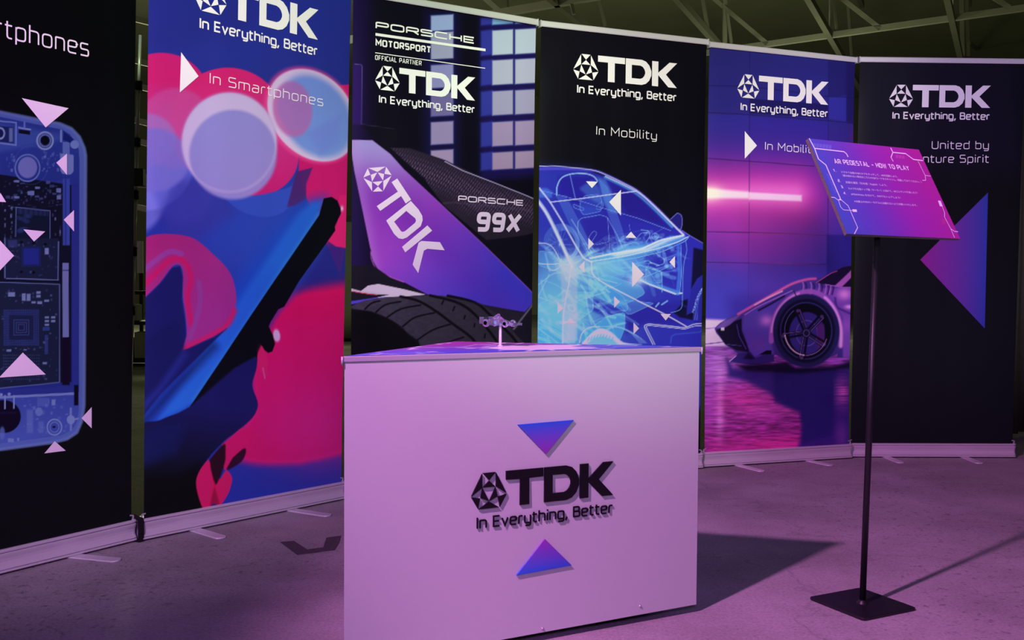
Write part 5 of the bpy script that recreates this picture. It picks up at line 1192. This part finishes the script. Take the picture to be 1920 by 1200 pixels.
# telescopic stand behind the first gap
Q0, Q1 = ORG + ray(243, 690) * 4.4, ORG + ray(263, 66) * 4.4
base = np.array([Q0[0], Q0[1], 0.0]); dirv = (Q1 - Q0) / (Q1[2] - Q0[2])
bot = Q0 - dirv * Q0[2]
ts = empty('telescopic_stand', tuple(bot)); loc = lambda z, r=0: tuple(dirv * z)
zz = [0.02, .75, 1.02, 1.28, 1.52, 1.78, Q1[2]]
for k in range(6): mesh_obj('tube_section', *tube_geo(loc(zz[k]), loc(zz[k + 1]), .013 - .0012 * k, 12), M['alu'], ts, True)
for k in range(1, 6): mesh_obj('collar', *tube_geo(loc(zz[k] - .02), loc(zz[k] + .02), .017, 12), M['black'], ts, True)
mesh_obj('base_plate', *lathe_geo([(.06, 0.0), (.06, .008), (.05, .012), (.02, .016)], 24, 'z', (-.055, .03, 0)), M['black'], ts)
c_ = loc(1.36); box('control_box', c_[0] - .005, c_[0] + .04, c_[1] - .02, c_[1] + .02, c_[2] - .04, c_[2] + .04, M['black'], ts, .003)
tag(ts, 'slim silver telescopic pole behind the gap between the two left banners', 'stand')

# dark drape beyond the right end
dr = empty('pipe_drape', (3.35, 5.75, 0)); v, fc = [], []
nx = 60
for j, z in enumerate((0.02, 1.0, 2.18)):
    for k in range(nx): v.append((-.62 + 1.3 * k / (nx - 1), .05 * math.sin(k * 0.9) + .02 * math.sin(k * 2.3 + j), z))
for j in range(2):
    for k in range(nx - 1): fc.append((j * nx + k, j * nx + k + 1, (j + 1) * nx + k + 1, (j + 1) * nx + k))
o = mesh_obj('curtain', v, fc, M['drape'], dr, True); md = o.modifiers.new('depth', 'SOLIDIFY'); md.thickness = .004
mesh_obj('rod', *tube_geo((-.66, 0, 2.19), (.72, 0, 2.19), .018, 10), M['rack'], dr, True)
for x in (-.66, .72): mesh_obj('upright', *tube_geo((x, 0, 0), (x, 0, 2.2), .02, 10), M['rack'], dr, True)
tag(dr, 'dark olive drape hanging beyond the plain black banner', 'curtain')

# ------------------------------------------------------------------ triangular counter
CT = 0.710
FL, FR, BK = on_z(641, 668, CT), on_z(1317, 650, CT), on_z(851, 640, CT)
cc = (FL + FR + BK) / 3
ct = empty('display_counter', (cc[0], cc[1], 0)); L3 = lambda P: np.asarray(P)[:2] - cc[:2]
tag(ct, 'white triangular display counter with black raised lettering on the front', 'counter')
corners = [L3(FL), L3(FR), L3(BK)]; corners = [np.array(c) for c in corners]
def inset(cs, d):
    out = []; g = sum(cs) / 3
    for k in range(3):
        p, a, b_ = cs[k], cs[k - 1], cs[(k + 1) % 3]
        d1, d2 = (a - p) / np.linalg.norm(a - p), (b_ - p) / np.linalg.norm(b_ - p)
        bi = (d1 + d2) / np.linalg.norm(d1 + d2); half = math.acos(np.clip(d1 @ d2, -1, 1)) / 2
        out.append(p + bi * d / math.sin(half))
    return out
body = inset(corners, 0.0025); inner = inset(corners, 0.016)
Z0, Z1 = 0.022, CT - 0.014
for k, nm in ((0, 'front_panel'), (1, 'side_panel'), (2, 'side_panel')):
    a, b_, ai, bi = body[k], body[(k + 1) % 3], inner[k], inner[(k + 1) % 3]
    v = [(*q, z) for z in (Z0, Z1) for q in (a, b_, bi, ai)]
    o = mesh_obj(nm, v, [(3, 2, 1, 0), (4, 5, 6, 7), (0, 1, 5, 4), (1, 2, 6, 5), (2, 3, 7, 6), (3, 0, 4, 7)], M['acrylic'], ct)
    md = o.modifiers.new('bevel', 'BEVEL'); md.width = .0012; md.segments = 2
    if nm == 'front_panel': fpanel = o
def prism(name, cs, z0, z1, mat, parent, bevel=0):
    v = [(*c, z) for z in (z0, z1) for c in cs]; n = len(cs)
    o = mesh_obj(name, v, [tuple(range(n - 1, -1, -1)), tuple(range(n, 2 * n))] + [(k, (k + 1) % n, n + (k + 1) % n, n + k) for k in range(n)], mat, parent)
    if bevel: md = o.modifiers.new('bevel', 'BEVEL'); md.width = bevel; md.segments = 2
    return o
prism('plinth', inset(corners, .05), 0.0, Z0, M['rack'], ct)
top = prism('top_slab', corners, Z1, CT - .0006, M['acrylic_edge'], ct, .002)
for c in corners[:2]:   # clear corner guards on the slab
    q = c * 0.998; mesh_obj('corner_guard', *tube_geo((*q, Z1 - .006), (*q, CT - .001), .0025, 10), M['acrylic_edge'], ct, True)
# printed top sheet
n = 150; g2 = inset(corners, .003); vs, fs = [], []
gi = {}
for i in range(n + 1):
    for j in range(n + 1 - i):
        gi[i, j] = len(vs); t1, t2 = i / n, j / n; vs.append((*(g2[0] * (1 - t1 - t2) + g2[1] * t1 + g2[2] * t2), CT))
for i in range(n):
    for j in range(n - i):
        fs.append((gi[i, j], gi[i + 1, j], gi[i, j + 1]))
        if j < n - i - 1: fs.append((gi[i + 1, j], gi[i + 1, j + 1], gi[i, j + 1]))
vs = np.array(vs); o = mesh_obj('top_print', vs, fs, M['print_gloss'], top)
# print drawn in metres on the sheet: s along the front edge, t towards the back corner
e1 = (g2[1] - g2[0]); LF = np.linalg.norm(e1); e1 = e1 / LF; e2 = np.array([-e1[1], e1[0]])
S = (vs[:, :2] - g2[0]) @ e1 * 1000; T = (vs[:, :2] - g2[0]) @ e2 * 1000
pt = Paint(S, T, (60, 52, 190)); d = np.clip(T / 330, 0, 1)[:, None]
pt.C[:] = np.array((66, 56, 196)) * (1 - d) + np.array((150, 36, 150)) * d
i_ = np.arange(len(S)); pt.mix(i_, smooth((S - 560) / 300) * 0.8, (66, 66, 200))
r = np.random.default_rng(5)
for q in range(42):
    x, y = r.uniform(20, 950), r.uniform(10, 460); pts = [(x, y)]
    for s_ in range(4):
        a = r.choice([0, math.pi / 4, -math.pi / 4, math.pi / 2]); L = r.uniform(20, 80); x, y = x + L * math.cos(a), y + L * math.sin(a); pts.append((x, y))
    pt.line(pts, r.choice([3, 5, 8]), (224, 190, 232), 0.85, soft=5)
pt.poly([(430, 60), (560, 30), (690, 50), (640, 120), (720, 190), (560, 230), (420, 170)], (232, 208, 236), 0.95, soft=20, r=14)
for q in range(14):
    a = q / 14 * 2 * math.pi; pt.line([(560, 120), (560 + 210 * math.cos(a) * r.uniform(.6, 1.1), 120 + 150 * math.sin(a) * r.uniform(.6, 1.1))], 12, (226, 198, 234), 0.85, soft=10)
for q in range(12): x, y = r.uniform(60, 900), r.uniform(10, 400); pt.rect(x, y, x + 26, y + 14, (228, 200, 234), 0.8, 5)
at = o.data.attributes.new('ink', 'FLOAT_COLOR', 'POINT'); c = np.ones((len(vs), 4), np.float32); c[:, :3] = ink(np.clip(pt.C, 0, 255), np.full(len(vs), 0.7), 'top'); at.data.foreach_set('color', c.ravel())
# raised emblem and lettering on the front
class Face:
    def __init__(self, o3, d, n, up=np.array([0, 0, 1.0])): self.o, self.d, self.n, self.up = o3, d, n, up
    def uv(self, x, y):
        P = on_plane(np.asarray(x, float), np.asarray(y, float), self.o, self.n) - self.o
        return np.stack([P @ self.d, P @ self.up], -1)
b0, b1 = body[0] + cc[:2], body[1] + cc[:2]; fd = np.array([*(b1 - b0), 0.0]); fd /= np.linalg.norm(fd); fn = np.array([fd[1], -fd[0], 0.0])
fo = np.array([*b0, 0.0]); face = Face(fo, fd, fn)
def face_over(off):
    def g(uv):
        P = fo + uv[:, :1] * fd + uv[:, 1:] * np.array([0, 0, 1.0]) + fn * off
        return P - np.array([cc[0], cc[1], 0])
    return g
logo(fpanel, face, (892.4, 995), (1147.4, 958.9), M['letter'], thick=.004, over=face_over(.003))
for pts, cols in (([(969, 796), (1074, 787), (1022, 851)], [(34, 52, 176), (36, 50, 176), (112, 28, 140)]), ([(967, 1078), (1070, 1059), (1020, 1010)], [(32, 58, 184), (40, 46, 170), (116, 32, 150)])):
    f = Flat(); A3 = np.array([face.uv(*q) for q in pts]); C3 = np.array([ink(np.array(c), np.array(.35), 'counter') for c in cols]); n = 6
    for i in range(n):
        for j in range(n - i):
            g = lambda a, b_: (1 - (a + b_) / n, a / n, b_ / n)
            for tr in ([g(i, j), g(i + 1, j), g(i, j + 1)],) + (([g(i + 1, j), g(i + 1, j + 1), g(i, j + 1)],) if j < n - i - 1 else ()):
                f.poly([tuple(np.array(w_) @ A3) for w_ in tr], [tuple(np.array(w_) @ C3) for w_ in tr])
    f.build('triangle_mark', face_over(.003), M['print_gloss'], fpanel, .004)
for q in ((1017, 1178), (1200, 1136)):
    u = face.uv(*q); P = fo + u[0] * fd + np.array([0, 0, u[1]]) - np.array([cc[0], cc[1], 0])
    mesh_obj('screw', *tube_geo(tuple(P), tuple(P + fn * .003), .004, 12, .0025), M['screw'], fpanel, True)

# ------------------------------------------------------------------ clear model race car on its rod
pb = on_z(938, 649, CT)
mc = empty('model_race_car', (pb[0], pb[1], CT), math.radians(-30))
tag(mc, 'tiny clear plastic race car raised on a rod above the counter', 'model car')
mesh_obj('rod', *lathe_geo([(.0075, 0), (.0075, .002), (.0038, .0035), (.0036, .052), (.0028, .058)], 14), M['post'], mc, True)
def loft(secs):   # secs: (x, half width, z bottom, z top)
    V, F = [], []
    for x, w, z0, z1 in secs:
        V += [(x, -w, z0), (x, w, z0), (x, w * .8, z0 + (z1 - z0) * .7), (x, w * .35, z1), (x, -w * .35, z1), (x, -w * .8, z0 + (z1 - z0) * .7)]
    m_ = 6
    for s in range(len(secs) - 1):
        for k in range(m_): F.append((s * m_ + k, s * m_ + (k + 1) % m_, (s + 1) * m_ + (k + 1) % m_, (s + 1) * m_ + k))
    F.append(tuple(range(m_ - 1, -1, -1))); F.append(tuple((len(secs) - 1) * m_ + k for k in range(m_)))
    return V, F
zc = .054
mesh_obj('body', *loft([(-.040, .010, zc + .002, zc + .012), (-.028, .016, zc, zc + .018), (-.014, .018, zc, zc + .021), (-.002, .018, zc, zc + .024), (.010, .013, zc, zc + .016), (.026, .007, zc + .001, zc + .012), (.044, .004, zc + .002, zc + .007)]), M['clear'], mc, True)
mesh_obj('air_scoop', *loft([(-.022, .004, zc + .017, zc + .021), (-.006, .0045, zc + .019, zc + .031), (-.002, .003, zc + .020, zc + .030)]), M['clear'], mc)
for x, y, r_, w in ((-.030, -.0225, .0105, .009), (-.030, .0225, .0105, .009), (.026, -.0205, .0095, .008), (.026, .0205, .0095, .008)):
    wh = mesh_obj('wheel', *lathe_geo([(r_ * .5, -w / 2), (r_ * .9, -w / 2), (r_, -w / 4), (r_, w / 4), (r_ * .9, w / 2), (r_ * .5, w / 2)], 20, 'y', (x, y, zc + r_ - .004)), M['clear'], mc, True)
mesh_obj('rear_wing', *merge(box_geo(-.047, -.039, -.022, .022, zc + .019, zc + .0205), box_geo(-.050, -.037, -.0232, -.0218, zc + .004, zc + .022), box_geo(-.050, -.037, .0218, .0232, zc + .004, zc + .022)), M['clear'], mc)
mesh_obj('front_wing', *merge(box_geo(.040, .050, -.024, .024, zc + .001, zc + .0025), box_geo(.038, .051, -.0245, -.0232, zc, zc + .007), box_geo(.038, .051, .0232, .0245, zc, zc + .007)), M['clear'], mc)
mesh_obj('axle', *merge(tube_geo((-.030, -.02, zc + .0065), (-.030, .02, zc + .0065), .0015, 8), tube_geo((.026, -.02, zc + .0055), (.026, .02, zc + .0055), .0013, 8)), M['clear'], mc)

# ------------------------------------------------------------------ sign stand
bx = on_z(1617, 1131, .008)
ss = empty('sign_stand', (bx[0], bx[1], 0)); tag(ss, 'black pole stand with a tilted purple instruction board', 'sign')
cor = [on_z(*q, .008) - bx for q in ((1519.5, 1119), (1618, 1101), (1714, 1139), (1616, 1161))]
ctr = sum(cor) / 4; half = np.mean([np.linalg.norm(c - ctr) for c in cor]); ang = math.atan2(*(cor[2] - ctr)[[1, 0]]) 
sq = [ctr + half * np.array([math.cos(ang + k * math.pi / 2), math.sin(ang + k * math.pi / 2), 0]) for k in range(4)]
sq2 = []
for k in range(4):  # slightly rounded corners
    p, a, c = sq[k], sq[k - 1], sq[(k + 1) % 4]
    for t in (0, .5, 1): 
        p0, p2 = p + (a - p) * .05, p + (c - p) * .05; sq2.append(((1 - t) ** 2 * p0 + 2 * t * (1 - t) * p + t * t * p2)[:2])
o = prism('base_plate', sq2, 0.0005, .0085, M['black'], ss); md = o.modifiers.new('bevel', 'BEVEL'); md.width = .0015; md.segments = 2; md.limit_method = 'ANGLE'
BC = np.array([1.00441, 2.60158, 1.13488]); Rr = np.array([.89343, .44920, .00062]); Uu = np.array([-.21642, .42924, .87688]); Nn = np.cross(Rr, Uu); Nn /= np.linalg.norm(Nn)
if Nn[1] > 0: Nn = -Nn
q_ = on_plane(1645, 450, bx, np.array([0, 1.0, 0])) - bx; q_[1] += 0.004; q_ = q_ / q_[2]
back = BC - Nn * .032 - bx; pt_top2 = q_ * (np.dot(back, Nn) / np.dot(q_, Nn))
mesh_obj('pole', *tube_geo((0, 0, .008), tuple(pt_top2), .0085, 18), M['black'], ss, True)
mesh_obj('pole_socket', *lathe_geo([(.016, .008), (.016, .011), (.011, .014), (.011, .018)], 18), M['black'], ss, True)
w2, h2, th = .21, .1485, .010
def bp(u, v, d): return BC + Rr * u + Uu * v + Nn * d - np.array([bx[0], bx[1], 0])
v = [bp(u, w_, d) for d in (-th, -.0006) for u, w_ in ((-w2, -h2), (w2, -h2), (w2, h2), (-w2, h2))]
board = mesh_obj('board', v, [(3, 2, 1, 0), (4, 5, 6, 7), (0, 1, 5, 4), (1, 2, 6, 5), (2, 3, 7, 6), (3, 0, 4, 7)], M['foam'], ss)
vb = [bp(u, w_, d) for d in (-th - .028, -th - .0002) for u, w_ in ((-.065, -.10), (-.005, -.10), (-.005, .03), (-.065, .03))]
mesh_obj('bracket', vb, [(3, 2, 1, 0), (4, 5, 6, 7), (0, 1, 5, 4), (1, 2, 6, 5), (2, 3, 7, 6), (3, 0, 4, 7)], M['black'], ss)
bface = Face(BC, Rr, Nn, Uu)
us, vs_ = np.linspace(-w2, w2, 200), np.linspace(-h2, h2, 140); U, V = np.meshgrid(us, vs_)
P3 = np.stack([bp(a, b_, 0) for a, b_ in zip(U.ravel(), V.ravel())]); X, Y = proj(P3 + np.array([bx[0], bx[1], 0]))
pt = Paint(X, Y, (90, 50, 180)); t = np.clip(U.ravel() / (2 * w2) + .5 + V.ravel() * .25, 0, 1)
ks = np.array([0, .3, .6, 1.0]); cs = np.array([(72, 62, 188), (104, 46, 178), (146, 32, 164), (168, 28, 146)], float)
for c in range(3): pt.C[:, c] = np.interp(t, ks, cs[:, c])
K = lambda pts: Z(1500, 230, 4.8, pts)
for x in range(6): pt.rect(*K([(120 + x * 28, 186 + x * 3)])[0], *K([(142 + x * 28, 222 + x * 3)])[0], (120, 96, 210), .5)
for x in range(3): pt.rect(*K([(862 + x * 28, 292 + x * 3)])[0], *K([(884 + x * 28, 318 + x * 3)])[0], (190, 70, 170), .5)
for x in range(8): pt.rect(*K([(240 + x * 10, 460 + x * 22)])[0], *K([(262 + x * 10, 478 + x * 22)])[0], (96, 84, 210), .5)
pt.rect(*K([(1280, 865)])[0], *K([(1310, 915)])[0], (190, 40, 130), .5)
sheet = ink_grid('board_print', P3, 200, 140, ink(np.clip(pt.C, 0, 255), np.full(len(P3), 1.05), 'board'), M['print_gloss'], board)
sheet_over = lambda uv: np.stack([bp(a, b_, .0005) for a, b_ in uv])
def trace(pts, w): Flat().stroke([tuple(bface.uv(*q)) for q in K(pts)], w).build('circuit_trace', sheet_over, M['pink_ink'], sheet)
for pts, w in (([(82, 142), (130, 232), (165, 328), (232, 382), (365, 690), (345, 697)], .0034), ([(130, 232), (395, 262), (418, 282), (432, 310)], .0032), ([(280, 672), (312, 675), (340, 697), (372, 697), (432, 748), (518, 945), (488, 1003)], .0022), ([(345, 700), (365, 760), (390, 785), (470, 792)], .0018),
               ([(815, 228), (835, 268), (950, 280), (1020, 332), (1106, 342)], .0034), ([(835, 268), (818, 312), (838, 350)], .0026), ([(1060, 345), (1125, 475), (1176, 482)], .0016), ([(1125, 475), (1130, 520), (1100, 520)], .0016), ([(1278, 755), (1300, 810), (1300, 850), (1355, 955), (1390, 1036)], .0018), ([(1355, 955), (1390, 980), (1420, 982)], .0022)):
    trace(pts, w)
for q in ([(470, 780), (508, 782), (512, 805), (474, 803)], [(1240, 702), (1264, 704), (1284, 755), (1258, 753)]): Flat().poly([tuple(bface.uv(*k_)) for k_ in K(q)]).build('contact_pad', sheet_over, M['pink_ink'], sheet)
lettering(sheet, bface, 'AR PEDESTAL - HOW TO PLAY', K([(315, 370)])[0], K([(990, 434)])[0], 9.4, M['pink_ink'], .165, .34, over=sheet_over)
for s, a, b_ in (('1.', (303, 443), (328, 445)), ('2.', (343, 534), (368, 537)), ('3.', (372, 590), (395, 592)), ('4.', (394, 646), (420, 649))):
    lettering(sheet, bface, s, K([a])[0], K([b_])[0], 5.2, M['pink_ink'], .18, .2, name='numeral', over=sheet_over)
def small_print(s, a, b_):
    """line of Japanese small print set with the built-in typeface"""
    cu = bpy.data.curves.new('small_print', 'FONT'); cu.body = s; cu.size = 1.0; cu.resolution_u = 2
    tmp = bpy.data.objects.new('small_print', cu); COL.objects.link(tmp)
    bpy.context.view_layer.update()
    dg = bpy.context.evaluated_depsgraph_get(); me = bpy.data.meshes.new_from_object(tmp.evaluated_get(dg))
    bpy.data.objects.remove(tmp); co = np.empty(len(me.vertices) * 3); me.vertices.foreach_get('co', co); co = co.reshape(-1, 3)
    if not len(co): return
    p0, p1 = bface.uv(*K([a])[0]), bface.uv(*K([b_])[0]); k = np.linalg.norm(p1 - p0) / (co[:, 0].max() - co[:, 0].min())
    dx = (p1 - p0) / np.linalg.norm(p1 - p0); up = np.array([-dx[1], dx[0]])
    uv = p0 + np.outer((co[:, 0] - co[:, 0].min()) * k, dx) + np.outer(co[:, 1] * min(k, .0075), up)
    me.vertices.foreach_set('co', sheet_over(uv).astype(np.float32).ravel()); me.update()
    me.materials.clear(); me.materials.append(M['pink_ink'])
    o = bpy.data.objects.new('small_print', me); COL.objects.link(o); o.parent = sheet
small_print('スマホで台座のNFCタグをタッチして、ARを起動しよう。', (370, 452), (880, 494))
small_print('（読み取れない場合はこちらのQRコードをスキャンし、起動してみてください。）', (385, 484), (1095, 542))
small_print('言語を選択（日本語｜English）しよう。', (412, 544), (785, 572))
small_print('カメラを台座トップ面（マーカー）に向けて、ARコンテンツを楽しもう！', (436, 600), (1060, 640))
small_print('#TDKWithin を付けて、SNSでもシェアしよう！', (462, 652), (905, 684))
small_print('※台座上の3Dカーモデルには触れないようお願いいたします。', (490, 716), (1056, 752))

# worn tape residue on the floor left of the counter
tp = [on_z(x, y, .0012) for x, y in ((525, 1016), (551, 1014), (576, 1030), (606, 1026), (612, 1008), (640, 1004), (636, 1018), (628, 1031), (590, 1036), (557, 1040))]
g = sum(tp) / len(tp); v = [tuple(np.array(p) - np.array([g[0], g[1], 0])) for p in tp]
o = mesh_obj('floor_tape', [(x, y, 0.0002) for x, y, z in v] + v, [tuple(range(10, 20))] + [(k, (k + 1) % 10, 10 + (k + 1) % 10, 10 + k) for k in range(10)], M['tape']); o.location = (g[0], g[1], 0)
tag(o, 'worn dark tape residue on the floor left of the counter', 'tape')
